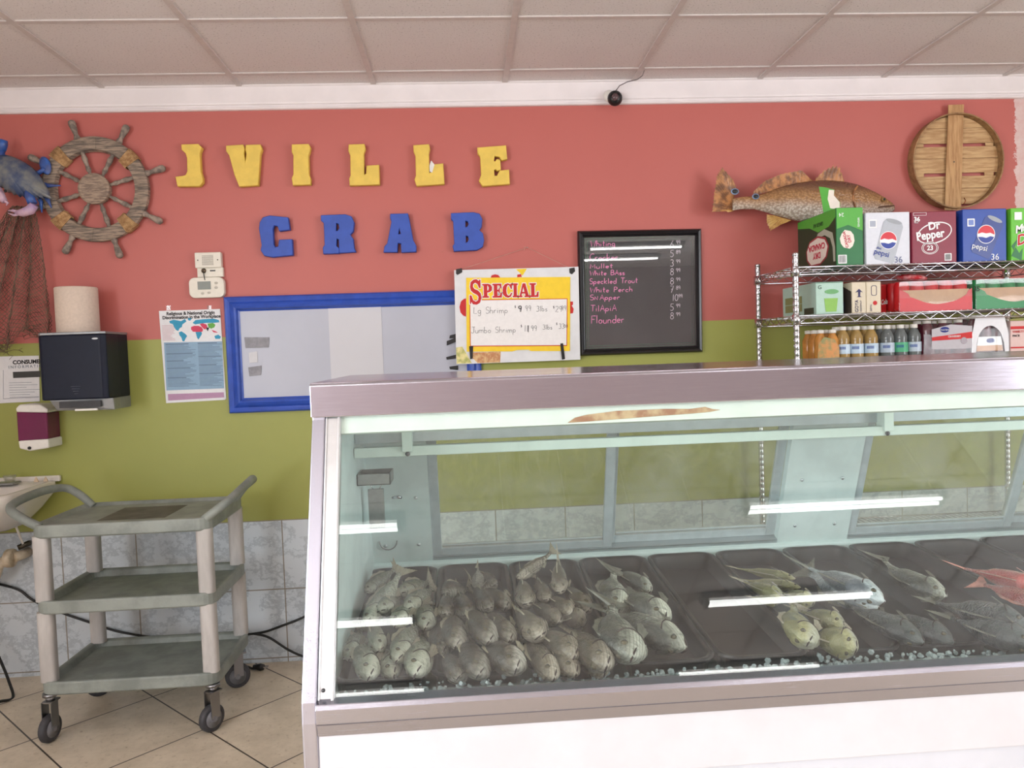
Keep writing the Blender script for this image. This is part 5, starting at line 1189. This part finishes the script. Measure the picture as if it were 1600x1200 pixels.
# blue cola carton
x0, x1 = 2.078, 2.268
c3 = carton(x0, x1, T0, .217, -.45, .37, blue_c, 'deep blue cola carton with tilted dark blue can and round red white blue logo', group='drink cartons on the top shelf')
M = fm(x0, -.4505, T0); can_shape(M, (.108, .104), .086, .172, -24, .0006, can_b, c3); globe(M, .100, .112, .036, .0016, c3)
text('pepsi', M @ Matrix.Translation((.036, .058, .0024)) @ Matrix.Rotation(radians(-14), 4, 'Z'), .033, white_ink, c3); text('36', M @ Matrix.Translation((.120, .006, .0012)), .036, white_ink, c3); qr_free_label(M, .020, .146, .032, .0008, c3); art('print_patch', [rrect(.025, .151, .047, .173, .002)], M, .0014, flat('patch_blue', (120, 140, 200)), c3)
# lime green soda carton cut by the frame
x0, x1 = 2.287, 2.475
c4 = carton(x0, x1, T0, .217, -.45, .37, flat('carton_lime', (100, 188, 52), .4), 'lime green citrus soda carton with jagged lettering at the right edge of the top shelf', group='drink cartons on the top shelf')
M = fm(x0, -.4505, T0)
for pts in ([(.0, .02), (.02, .055), (.035, .03), (.05, .05), (.045, .0)], [(.0, .06), (.03, .09), (.012, .045)], [(.06, .01), (.09, .06), (.10, .01)]): art('leaf_pattern', [pts], M, .0006, gm_, c4)
text('Mtn', M @ Matrix.Translation((.018, .112, .0018)) @ Matrix.Rotation(radians(14), 4, 'Z'), .042, white_ink, c4, bold=.0016, shear=.3); text('DEW', M @ Matrix.Translation((.024, .062, .0018)) @ Matrix.Rotation(radians(14), 4, 'Z'), .058, white_ink, c4, 'lettering_outline', .0003, .0035, shear=.3); text('DEW', M @ Matrix.Translation((.024, .062, .0026)) @ Matrix.Rotation(radians(14), 4, 'Z'), .058, red_ink, c4, bold=.0012, shear=.3)
qr_free_label(M, .015, .168, .032, .0008, c4)
# ---- middle shelf
T1 = 1.4935; g2 = 'drinks packs on the middle shelf'
tea = flat('carton_tea', (176, 206, 192), .45); x0, x1 = 1.462, 1.578
c5 = carton(x0-.012, x1-.012, T1, .132, -.45, .33, tea, 'pale green carton with leaf and glass picture at the left end of the middle shelf', group=g2)
M = fm(x0-.012, -.4505, T1); art('leaf_picture', [circ(.066, .092, .030, 20, ry=.010)], M, .0006, flat('leaf_g', (110, 170, 110)), c5); art('glass_picture', [[(.04, .01), (.085, .01), (.092, .065), (.034, .065)]], M, .0006, flat('drink_g', (140, 190, 90)), c5); text('G', M @ Matrix.Translation((.008, .104, .001)), .022, gd, c5); art('carton_edge', [[(0, .128), (.112, .128), (.112, .130), (0, .130)]], M, .0006, gm_, c5)
M = sm(x0-.0125, -.12, T1); art('grid_print', [[(.03, .02), (.20, .02), (.20, .085), (.03, .085)]], M, .0004, flat('grid_olive', (136, 140, 90)), c5); art('dark_print', [[(.22, .004), (.31, .004), (.31, .03), (.22, .03)]], M, .0004, flat('dark_olive', (60, 70, 50)), c5)
art('grid_lines', [[(.03+.0001, .052), (.20, .052), (.20, .054), (.03, .054)]], M, .0009, tea, c5)
goy = flat('carton_cream', (216, 204, 180), .5); nav = flat('print_navy', (48, 44, 92), .5)
for k, (x0, x1) in enumerate(((1.602, 1.662), (1.6635, 1.726))):
    o = carton(x0, x1, T1, .128, -.45, .30, goy, ('cream juice carton with blue palm print, left of the pair' if k == 0 else 'cream juice carton with red round stamp, right of the pair'), group=g2)
    M = fm(x0, -.4505, T1)
    if k == 0:
        art('palm_print', [[(.014, .085), (.03, .100), (.046, .085), (.036, .088), (.034, .070), (.042, .066), (.02, .066), (.027, .070), (.026, .088)]], M, .0006, nav, o); text('GOYA', M @ Matrix.Translation((.026, .004, .001)) @ Matrix.Rotation(radians(90), 4, 'Z'), .020, nav, o, sx=.9); text('COCONUT', M @ Matrix.Translation((.040, .006, .001)) @ Matrix.Rotation(radians(90), 4, 'Z'), .009, nav, o)
        Ms = sm(x0-.0005, -.15, T1); art('dark_print', [[(.002, .002), (.296, .002), (.296, .09), (.20, .126), (.002, .126)]], Ms, .0004, flat('print_brown', (70, 58, 54)), o); art('label_print', [[(.12, .01), (.24, .01), (.24, .05), (.12, .05)]], Ms, .0009, nav, o)
    else:
        art('stamp', [circ(.036, .040, .009)], M, .0006, red_ink, o); art('bottle_print', [rrect(.020, .07, .044, .112, .008), rrect(.022, .072, .042, .110, .007)], M, .0006, nav, o); text('GOYA', M @ Matrix.Translation((.022, .006, .001)) @ Matrix.Rotation(radians(90), 4, 'Z'), .010, nav, o)
cola_r = flat('cola_red', (196, 30, 36), .35)
x0, x1 = 1.737, 1.800
c6 = carton(x0, x1, T1, .122, -.36, .28, cola_r, 'red cola carton with white script, behind the shrink-wrapped red cans', group=g2)
Mw = fm(x0, -.3605, T1) @ Matrix.Translation((.001, .030, .0012)) @ Matrix.Rotation(radians(8), 4, 'Z')
text('Coca-Cola', Mw, .030, white_ink, c6, shear=.5, bold=.0002, sx=.5)
wrap_clear = glass('shrink_wrap', (.97, .98, .98, 1), .35, .04, .0, rough=.12)
def can_pack(x0, x1, yf, nx, ny, z0, mt_wrap, mt_can, label, h=.122, tray=.034):
    r = (x1-x0)/nx/2; o = empty('can_pack', ((x0+x1)/2, yf+ny*r, z0), label, 'multipack', g2)
    card = mat('pack_cardboard', (196, 160, 130), .7, var=.04)
    for i in range(nx):
        for j in range(ny):
            mb = MB(); cx, cy = x0+r*(2*i+1), yf+.008+r*(2*j+1); rr_ = r*.97
            mb.lathe([(rr_*.75, .002), (rr_, .010), (rr_, h-.014), (rr_*.82, h-.003), (rr_*.84, h), (rr_*.78, h), (rr_*.76, h-.004)], (cx, cy, z0+.002), 16); c = mb.build('can', mt_can, o)
            mb = MB(); mb.lathe([(rr_*.74, 0), (rr_*.74, .001)], (cx, cy, z0+h-.003), 14); mb.build('can_top', alu, c)
    MB().box((x0+.01, yf+.002, z0), (x1-.01, yf+.006, z0+h*.72)).build('card_panel', card, o)
    w_ = x1-x0
    # printed film over the front: sides and bottom swoop, clear middle
    top = [(0, h*.75), (w_*.05, h*.70), (w_*.12, h*.60), (w_*.14, h*.50), (w_*.22, h*.42), (w_*.34, h*.30), (w_*.44, h*.24), (w_*.52, h*.22), (w_*.62, h*.25), (w_*.74, h*.30), (w_*.84, h*.40), (w_*.92, h*.52), (w_*.95, h*.66), (w_, h*.74)]
    sheet('printed_film', [[(0, 0)] + top + [(w_, 0)]], fm(x0, yf, z0), mt_wrap, o, .001)
    sheet('film_band', [[(0, h*.80)] + [(w_*k/8, h*(.86+.02*sin(k*2))) for k in range(9)] + [(w_, h*1.0), (w_*.95, h*1.02), (w_*.05, h*1.02), (0, h)]], fm(x0, yf, z0), wrap_clear, o, .001)
    mb = MB(); N = 12; g = []
    prof = [(yf, z0+.002), (yf-.001, z0+h*.9), (yf+.008, z0+h+.002), (yf+ny*r, z0+h+.005), (yf+2*ny*r+.01, z0+h+.002), (yf+2*ny*r+.016, z0+h*.9), (yf+2*ny*r+.016, z0+.002)]
    rings = [[Vector((x0-.003+(w_+.006)*i/N, y, z+random.uniform(-.0015, .0015))) for i in range(N+1)] for y, z in prof]
    mb.loft(rings, caps=False, closed=False); mb.build('clear_film', wrap_clear, o)
    return o
soda_g = flat('soda_green', (22, 128, 66), .35)
can_pack(1.806, 2.118, -.448, 5, 4, T1, cola_r, cola_r, 'shrink-wrapped pack of red cola cans with cardboard front on the middle shelf')
o = can_pack(2.135, 2.46, -.448, 5, 4, T1, soda_g, soda_g, 'shrink-wrapped pack of green soda cans at the right of the middle shelf')
text('35', fm(2.098, -.40, T1+.075) @ Matrix.Translation((.02, 0, .055)), .03, black_ink, o)
# red film-wrapped bundle on top, just under the upper shelf
mb = MB(); Mx = Matrix.Translation((1.93, -.33, T1+.127+.018)) @ Matrix.Rotation(radians(6), 4, 'Y'); mb.ball((0, 0, 0), (.062, .06, .018), 16, 8, Mx)
tag(mb.build('film_bundle', mat('red_film', (200, 40, 48), .2, var=.2, scale=30, c2=(232, 160, 160))), 'crumpled red plastic film bundle lying on the red cola cans', 'wrapping')
# ---- lower shelf: bottles
T2 = 1.3055
def juice_bottle(kind):
    juice = dict(apple=(186, 152, 92), water=(120, 126, 126), fruit=(120, 126, 126), orange=(206, 130, 50))[kind]
    lab = dict(apple=(196, 216, 232), water=(186, 200, 214), fruit=(84, 176, 130), orange=(206, 120, 40))[kind]
    root = bpy.data.objects.new('juice_bottle', None); COL.objects.link(root)
    mb = MB(); mb.lathe([(.018, 0), (.026, .003), (.028, .012), (.0275, .030), (.028, .060), (.0255, .068), (.0275, .078), (.026, .092), (.017, .112), (.0125, .118), (.0125, .124)], (0, 0, 0), 20); mb.build('body', mat('bottle_'+kind, juice, .12, var=.08, scale=20, trans=.25), root)
    mb = MB(); mb.lathe([(.0285, .022), (.0287, .024), (.0287, .060), (.0285, .062)], (0, 0, 0), 20, caps=False); l_ = mb.build('wrap_label', mat('label_'+kind, lab, .5, var=.06, scale=50), root)
    pr = MB(); a0 = -pi/2-.35
    for k in range(6): a, b = a0-.7+k*.17, a0-.7+k*.17+.1; pr._f([pr.bm.verts.new(Vector((.0292*cos(t_), .0292*sin(t_), z))) for t_, z in ((a, .040), (b, .040), (b, .052), (a, .052))])
    pr.build('label_print', flat('label_ink', (40, 70, 150)), root)
    mb = MB(); mb.lathe([(.0135, .120), (.0145, .121), (.0145, .134), (.013, .136), (.002, .136)], (0, 0, 0), 20); mb.build('cap', white_plastic, root)
    return root
JB = {}
def jb(kind, x, y, label, group):
    if kind not in JB: o = JB[kind] = juice_bottle(kind)
    else: o = copy_tree(JB[kind])
    o.location = (x, y, T2); o.rotation_euler = (0, 0, 0); tag(o, label, 'bottle', group)
J1 = [at(px, 545, 1, -.42).x for px in (1317, 1338, 1361, 1386, 1407, 1428)]
nm = ['amber bottle at the left end of the front row, beside the orange sleeve', 'second amber bottle from the left in the front row', 'third amber bottle from the left in the front row', 'clear bottle just right of the amber ones in the front row', 'clear bottle with green fruit label in the front row', 'clear bottle at the right end of the front row']
for k, x in enumerate(J1): jb('apple' if k < 3 else ('fruit' if k == 4 else 'water'), x, -.42, nm[k]+', lower shelf', 'small bottles on the lower shelf')
for k, x in enumerate(J1[:6]): jb('apple' if k < 3 else ('fruit' if k == 4 else 'water'), x, -.36, '%s bottle, back row of the lower shelf, behind the %s front bottle' % ('amber' if k < 3 else 'clear', ('first', 'second', 'third', 'fourth', 'fifth', 'sixth')[k]), 'small bottles on the lower shelf')
# orange printed sleeve pack at the left of the bottles
xs0 = at(1272, 540, 1, -.42).x; xs1 = J1[0]-.030
sl = empty('juice_pack', ((xs0+xs1)/2, -.35, T2), 'short bottle pack in an orange and clear printed sleeve at the left of the bottles', 'multipack', 'packs on the lower shelf')
for i in range(2):
    for j in range(3):
        mb = MB(); mb.lathe([(.022, 0), (.025, .01), (.025, .08), (.014, .104), (.012, .112)], (xs0+.027+i*.052, -.42+j*.056, T2), 14); b_ = mb.build('bottle', mat('bottle_orange', (206, 140, 66), .15), sl)
        mb = MB(); mb.lathe([(.0135, .110), (.0145, .112), (.0145, .124), (.002, .126)], (xs0+.027+i*.052, -.42+j*.056, T2), 14); mb.build('cap', white_plastic, b_)
sheet('sleeve', [[(0, 0), (xs1-xs0, 0), (xs1-xs0, .05), (xs1-xs0-.02, .085), (.03, .095), (.006, .07)]], fm(xs0, -.449, T2), mat('sleeve_orange', (204, 136, 64), .4, c2=(120, 130, 70), scale=30), sl, .001)
# cranberry packs wrapped in clear film
def wrapped(x0, x1, h, label, deco, base):
    o = empty('juice_pack', ((x0+x1)/2, -.33, T2), label, 'multipack', 'packs on the lower shelf'); n = max(2, round((x1-x0)/.062)); r = (x1-x0)/n/2
    for i in range(n):
        for j in range(2):
            mb = MB(); mb.lathe([(r*.8, 0), (r*.95, .008), (r*.95, h*.55), (r*.8, h*.62), (r*.93, h*.7), (r*.5, h*.9), (r*.42, h*.93)], (x0+r*(2*i+1), -.415+j*2*r, T2), 16); b_ = mb.build('bottle', base, o)
            mb = MB(); mb.lathe([(r*.46, h*.90), (r*.48, h*.91), (r*.48, h*.99), (.002, h)], (x0+r*(2*i+1), -.415+j*2*r, T2), 14); mb.build('cap', white_plastic, b_)
    mb = MB(); N = 16; yb = -.415+3*r+.004; yf = -.415-r-.004
    prof = [(yf, T2+.002), (yf-.001, T2+h*.55), (yf+.006, T2+h*.86), (yf+.02, T2+h*1.01), (yb-.02, T2+h*1.01), (yb, T2+h*.6), (yb, T2+.002)]
    rings = [[Vector((x0-.004+(x1-x0+.008)*i/N, y+random.uniform(-.0015, .0015), z+random.uniform(-.003, .001))) for i in range(N+1)] for y, z in prof]
    mb.loft(rings, caps=False, closed=False); mb.build('clear_film', wrap_clear, o); deco(o, x0, x1, h, yf); return o
cran = mat('cranberry', (86, 26, 40), .15, var=.1)
def deco1(o, x0, x1, h, yf):
    M = fm(x0, yf-.0015, T2); w_ = x1-x0
    sheet('printed_band', [[(w_*.15, h*.18), (w_, h*.18), (w_, h*.80), (w_*.55, h*.86), (w_*.15, h*.74)]], M, flat('band_mauve', (176, 170, 176), .4), o, .0008)
    art('red_band', [[(w_*.15, h*.42), (w_, h*.46), (w_, h*.64), (w_*.15, h*.52)]], M, .001, red_ink, o); art('berry_print', [circ(w_*.82, h*.40, .014)], M, .0016, cran, o); art('logo_oval', [circ(w_*.42, h*.72, .020, ry=.012)], M, .0012, navy_ink, o)
    text('Ocean Spray', M @ Matrix.Translation((w_*.42, h*.70, .0019)), .0075, white_ink, o, align='CENTER'); text('CRANBERRY', M @ Matrix.Translation((w_*.62, h*.50, .0019)), .012, white_ink, o, align='CENTER', sx=.8)
xa, xb = at(1444, 545, 1, -.45).x, at(1518, 545, 1, -.45).x
wrapped(xa, xb, .150, 'film-wrapped dark cranberry juice pack with red and mauve printed band', deco1, cran)
def deco2(o, x0, x1, h, yf):
    M = fm(x0, yf-.0015, T2); w_ = x1-x0
    hole = [(w_*(.5+.38*cos(radians(a))), h*(.12)+h*.60*sin(radians(a))) for a in range(0, 181, 15)]
    sheet('white_sleeve', [[(0, 0), (w_*.10, 0)] + list(reversed(hole)) + [(w_*.90, 0), (w_, 0), (w_*.99, h*.5), (w_*.88, h*.98), (w_*.12, h*.98), (w_*.01, h*.5)]], M, flat('sleeve_white', (214, 212, 216), .3), o, .001)
    art('label_band', [[(w_*.16, h*.22), (w_*.84, h*.22), (w_*.80, h*.44), (w_*.20, h*.44)]], M, -.004, white_ink, o); art('logo_oval', [circ(w_*.52, h*.34, .018, ry=.010)], M, -.003, navy_ink, o); art('label_base', [[(w_*.14, h*.08), (w_*.86, h*.08), (w_*.84, h*.22), (w_*.16, h*.22)]], M, -.004, flat('label_tan', (190, 140, 100)), o)
xa, xb = at(1519, 545, 1, -.45).x, at(1577, 545, 1, -.45).x
wrapped(xa, xb, .165, 'white sleeved juice pack with an arched window showing a dark bottle', deco2, cran)
xa = at(1579, 545, 1, -.45).x
c7 = carton(xa, xa+.20, T2, .135, -.45, .30, flat('carton_pale_red', (216, 186, 180), .5), 'pale carton with red bands at the right end of the lower shelf', group='packs on the lower shelf')
M = fm(xa, -.4505, T2)
for y0, y1 in ((.10, .112), (.02, .026)): art('red_band', [[(0, y0), (.19, y0), (.19, y1), (0, y1)]], M, .0006, red_ink, c7)
text('VARIETY', M @ Matrix.Translation((.008, .085, .001)), .013, red_ink, c7); text('PACK', M @ Matrix.Translation((.008, .068, .001)), .013, black_ink, c7)

# ================================================================== UTILITY CART
cart_m = mat('cart_grey_plastic', (146, 152, 145), .5, var=.08, scale=9, c2=(124, 130, 124), bump=.15, bscale=120); post_m = mat('cart_post', (200, 196, 192), .5, .1, var=.08, scale=12, stretch=(1, 1, .3), c2=(176, 172, 168))
A0, A1, B0, B1 = -1.612, -.960, -.652, -.205
ct = empty('utility_cart', ((A0+A1)/2, (B0+B1)/2, 0), 'grey three-shelf plastic utility cart on casters standing by the tiled wall', 'cart')
def shelf(zt_, zb_, dep, name):
    mb = MB()
    def ring(i, z, r): return [Vector((x, y, z)) for x, y in rrect(A0+i, B0+i, A1-i, B1-i, r, 5)]
    mb.loft([ring(.006, zb_, .05), ring(0, zb_+.006, .055), ring(0, zt_-.004, .055), ring(.004, zt_, .052), ring(.014, zt_, .045), ring(.022, zt_-.006, .04), ring(.030, zt_-dep, .034)], smooth=False)
    return mb.build(name, cart_m, ct, .002)
shelf(.812, .762, .012, 'shelf'); shelf(.530, .480, .030, 'shelf'); shelf(.228, .178, .026, 'shelf')
stain = mat('cart_stain', (84, 82, 72), .7, scale=14, c2=(104, 102, 92)); MB().box((A0+.20, B0+.10, .7995), (A1-.20, B1-.10, .8004)).build('worn_mat', stain, ct, .0)
for x in (A0+.032, A1-.032):
    for y in (B0+.032, B1-.032):
        for z0, z1 in ((.224, .485), (.526, .768)):
            me = curve_mesh([rrect(-.029, -.022, .029, .022, .016)], z1-z0, M=Matrix.Translation((x, y, (z0+z1)/2))); mk('post', me, post_m, ct)
def hand(pts, name='handle'):
    P = [Vector(p) for p in pts]; Q = []
    for i in range(len(P)-1):
        p_, a, b, n_ = P[max(i-1, 0)], P[i], P[i+1], P[min(i+2, len(P)-1)]
        for k in range(6):
            u = k/6; Q.append(.5*((2*a)+(b-p_)*u+(2*p_-5*a+4*b-n_)*u*u+(3*a-p_-3*b+n_)*u**3))
    Q.append(P[-1]); mb = MB(); mb.tube(Q, .0165, 10); return mb.build(name, cart_m, ct)
hand([(A0+.03, B0+.03, .800), (A0-.03, B0+.025, .838), (A0-.085, B0+.055, .868), (A0-.095, B0+.13, .885), (A0-.09, -.36, .893), (A0-.06, B1-.05, .885), (A0-.01, B1-.03, .850), (A0+.04, B1-.03, .800)])
hand([(A1-.03, B0+.03, .800), (A1+.02, B0+.03, .836), (A1+.060, B0+.07, .868), (A1+.070, -.43, .890), (A1+.070, -.33, .898), (A1+.055, B1-.06, .885), (A1+.01, B1-.03, .850), (A1-.03, B1-.03, .800)])
for x, y, r in ((A0+.03, B0+.03, 80), (A1-.03, B0+.03, 55), (A0+.04, B1-.04, 30), (A1-.04, B1-.04, 20)):
    Mx = Matrix.Translation((x, y, 0)) @ Matrix.Rotation(radians(r), 4, 'Z')
    mb = MB(); mb.lathe([(.026, .168), (.026, .180)], n=16, M=Mx); mb.lathe([(.014, .150), (.018, .168)], n=14, M=Mx)
    mb.box((-.022, -.020, .146), (.026, .020, .152), Mx)
    for s_ in (-1, 1): mb.box((-.026, s_*.019-.0015, .052), (.012, s_*.019+.0015, .150), Mx)
    o = mb.build('caster_fork', metal('zinc', (150, 150, 152), .35), ct)
    Mw_ = Mx @ Matrix.Translation((-.012, 0, .051)) @ Matrix.Rotation(radians(90), 4, 'X')
    mb = MB(); mb.lathe([(.038, -.014), (.047, -.013), (.051, -.008), (.051, .008), (.047, .013), (.038, .014)], n=28, M=Mw_); mb.build('wheel', mat('caster_rubber', (66, 66, 70), .6), o)
    mb = MB(); mb.lathe([(.010, -.022), (.012, -.015), (.034, -.0145), (.034, .0145), (.012, .015), (.010, .022)], n=20, M=Mw_); mb.build('wheel_hub', mat('hub_grey', (120, 120, 124), .5), o)

# ================================================================== CORDS, PLUG
cordm = mat('black_cord', (22, 24, 24), .5)
def cord(name, pts, r, label, cat='cord'):
    P = [Vector(p) for p in pts]; Q = []
    for i in range(len(P)-1):
        p_, a, b, n_ = P[max(i-1, 0)], P[i], P[i+1], P[min(i+2, len(P)-1)]
        for k in range(8):
            u = k/8; Q.append(.5*((2*a)+(b-p_)*u+(2*p_-5*a+4*b-n_)*u*u+(3*a-p_-3*b+n_)*u**3))
    Q.append(P[-1]); root = empty(name, P[-1], label, cat); mb = MB(); mb.tube(Q, r, 8); mb.build('cable', cordm, root); return root
W_ = lambda x, y, yy=-.012: tuple(at(x, y, 1, yy))
cord('power_cord', [W_(-30, 905), W_(0, 913), W_(30, 922), W_(52, 938), W_(90, 955), W_(145, 974), W_(190, 988), W_(260, 998), W_(320, 999), W_(370, 993), W_(410, 988), W_(440, 978), W_(475, 964), W_(500, 950)], .0055, 'long black cord sagging across the wall tiles behind the cart')
cord('branch_cord', [W_(396, 990, -.024), W_(420, 996, -.024), W_(450, 1015, -.024), W_(475, 1026, -.024), W_(500, 1030, -.05)], .0055, 'short black cord dropping to the floor left of the fish counter')
pg = cord('plug_cord', [(-1.08, -.03, .0065), (-1.03, -.05, .0065), (-1.0, -.075, .0065), (-.985, -.085, .009)], .005, 'black power plug lying on the floor tiles behind the cart')
mb = MB(); mb.tube([(-.992, -.082, .016), (-.960, -.088, .016), (-.945, -.09, .016)], [.010, .016, .012], 10); mb.build('plug', black_plastic, pg)
for s_ in (-.006, .006): MB().box((-.945, -.09+s_-.0008, .013), (-.925, -.09+s_+.0008, .019)).build('prong', chrome, pg)
a = [at(x, y, 1, yy) for x, y, yy in ((-14, 1000, -.06), (2, 1035, -.10), (14, 1065, -.16), (20, 1090, -.22))]
cord('loose_cord', [tuple(p) for p in a]+[(a[-1].x-.02, -.28, .012), (a[-1].x-.10, -.31, .0065), (a[-1].x-.3, -.32, .0065)], .006, 'thick black cord looping down to the floor at the left edge')

# ================================================================== SINK AND PLUMBING
por = mat('porcelain', (226, 220, 212), .15, var=.03, scale=4); zr = .884; sx0, sx1, sy = -2.42, -1.812, -.44
sk = empty('wall_sink', ((sx0+sx1)/2, 0, zr), 'white porcelain wall sink at the left edge of the picture', 'sink')
def sring(i, z, r, yb=0, fy=0): return [Vector((x, y, z)) for x, y in rrect(sx0+i, sy+i+fy, sx1-i, -yb, r, 6)]
mb = MB(); mb.loft([sring(.17, zr-.19, .05, .10, .10), sring(.10, zr-.165, .08, .06, .05), sring(.04, zr-.10, .09, .02), sring(.008, zr-.050, .08, .001), sring(0, zr-.012, .07, .001), sring(.004, zr, .066, .001), sring(.03, zr+.002, .06, .025), sring(.05, zr-.010, .06, .13), sring(.08, zr-.08, .07, .15), sring(.16, zr-.125, .05, .19)]); mb.build('basin', por, sk)
mb = MB(); mb.box((sx0, -.022, zr-.005), (sx1, 0, zr+.022)); mb.build('splash_lip', por, sk, .006)
mb = MB(); mb.lathe([(.022, 0), (.022, .06), (.014, .07), (.014, .12)], (-2.12, -.075, zr), 16); mb.tube([(-2.12, -.075, zr+.11), (-2.12, -.14, zr+.13), (-2.12, -.21, zr+.11), (-2.12, -.22, zr+.08)], .012, 10); mb.build('faucet', chrome, sk)
p = at(12, 752, 1, -.09); ds = empty('soap_dish', (p.x, p.y, zr+.001), 'small silver soap dish on the back ledge of the sink', 'dish')
MB().box((p.x-.05, p.y-.035, zr+.003), (p.x+.04, p.y+.035, zr+.012)).build('dish', silver, ds, .004)
gl_ = MB(); gl_.lathe([(.018, 0), (.026, .030), (.024, .030), (.016, .003)], (p.x+.01, p.y, zr+.0125), 20); tag(gl_.build('glass_cup', glass('cup_glass', (.93, .93, .9, 1), 1.2, .10)), 'small clear glass cup standing in the soap dish', 'cup')
for k, px in enumerate((56, 71)):
    q = at(px, 742, 1, -.06); mb = MB(); mb.loft([[Vector((q.x+sx*(.010-.008*t_), q.y+sy_*(.006-.004*t_), zr+.003+.022*t_)) for sx, sy_ in ((-1,-1),(1,-1),(1,1),(-1,1))] for t_ in (0, .5, 1)], smooth=False)
    tag(mb.build('soap_piece', mat('soap_wax', (216, 190, 160), .5), bevel=.002), 'little cream soap scrap on the sink ledge, %s of two' % ('left' if k == 0 else 'right'), 'soap', 'soap scraps on the sink')
pv = mat('white_pvc', (214, 200, 178), .4, var=.08, scale=12, c2=(170, 150, 120))
tr_ = empty('drain_trap', tuple(at(8, 880, 1, -.02)), 'stained white plastic drain trap below the sink', 'pipe')
c = at(16, 872, 1, -.10)
mb = MB(); mb.lathe([(.034, -.016), (.040, -.012), (.040, .012), (.034, .016)], n=18, M=Matrix.Translation(c) @ Matrix.Rotation(radians(90), 4, 'Y')); mb.build('slip_nut', pv, tr_)
mb = MB(); mb.tube([c+Vector((.01, 0, 0)), c+Vector((.02, .05, 0)), c+Vector((.02, .10, 0))], .022, 12); mb.tube([c+Vector((-.01, 0, 0)), c+Vector((-.05, 0, -.03)), c+Vector((-.07, 0, -.08)), c+Vector((-.10, 0, -.10)), c+Vector((-.14, 0, -.06)), c+Vector((-.14, 0, .12))], .022, 12); mb.build('pipe', pv, tr_)
vv = empty('shutoff_valve', W_(40, 850), 'small dark shut-off valve with thin supply tube under the sink', 'valve')
mb = MB(); mb.tube([W_(46, 848, -.0), W_(44, 849, -.04), W_(28, 856, -.06)], .012, 10); mb.build('valve_body', metal('old_brass', (90, 84, 74), .4), vv)
mb = MB(); mb.tube([W_(36, 850, -.055), W_(30, 835, -.06), W_(24, 820, -.08), W_(18, 800, -.12)], .005, 8); mb.build('supply_tube', white_plastic, vv)
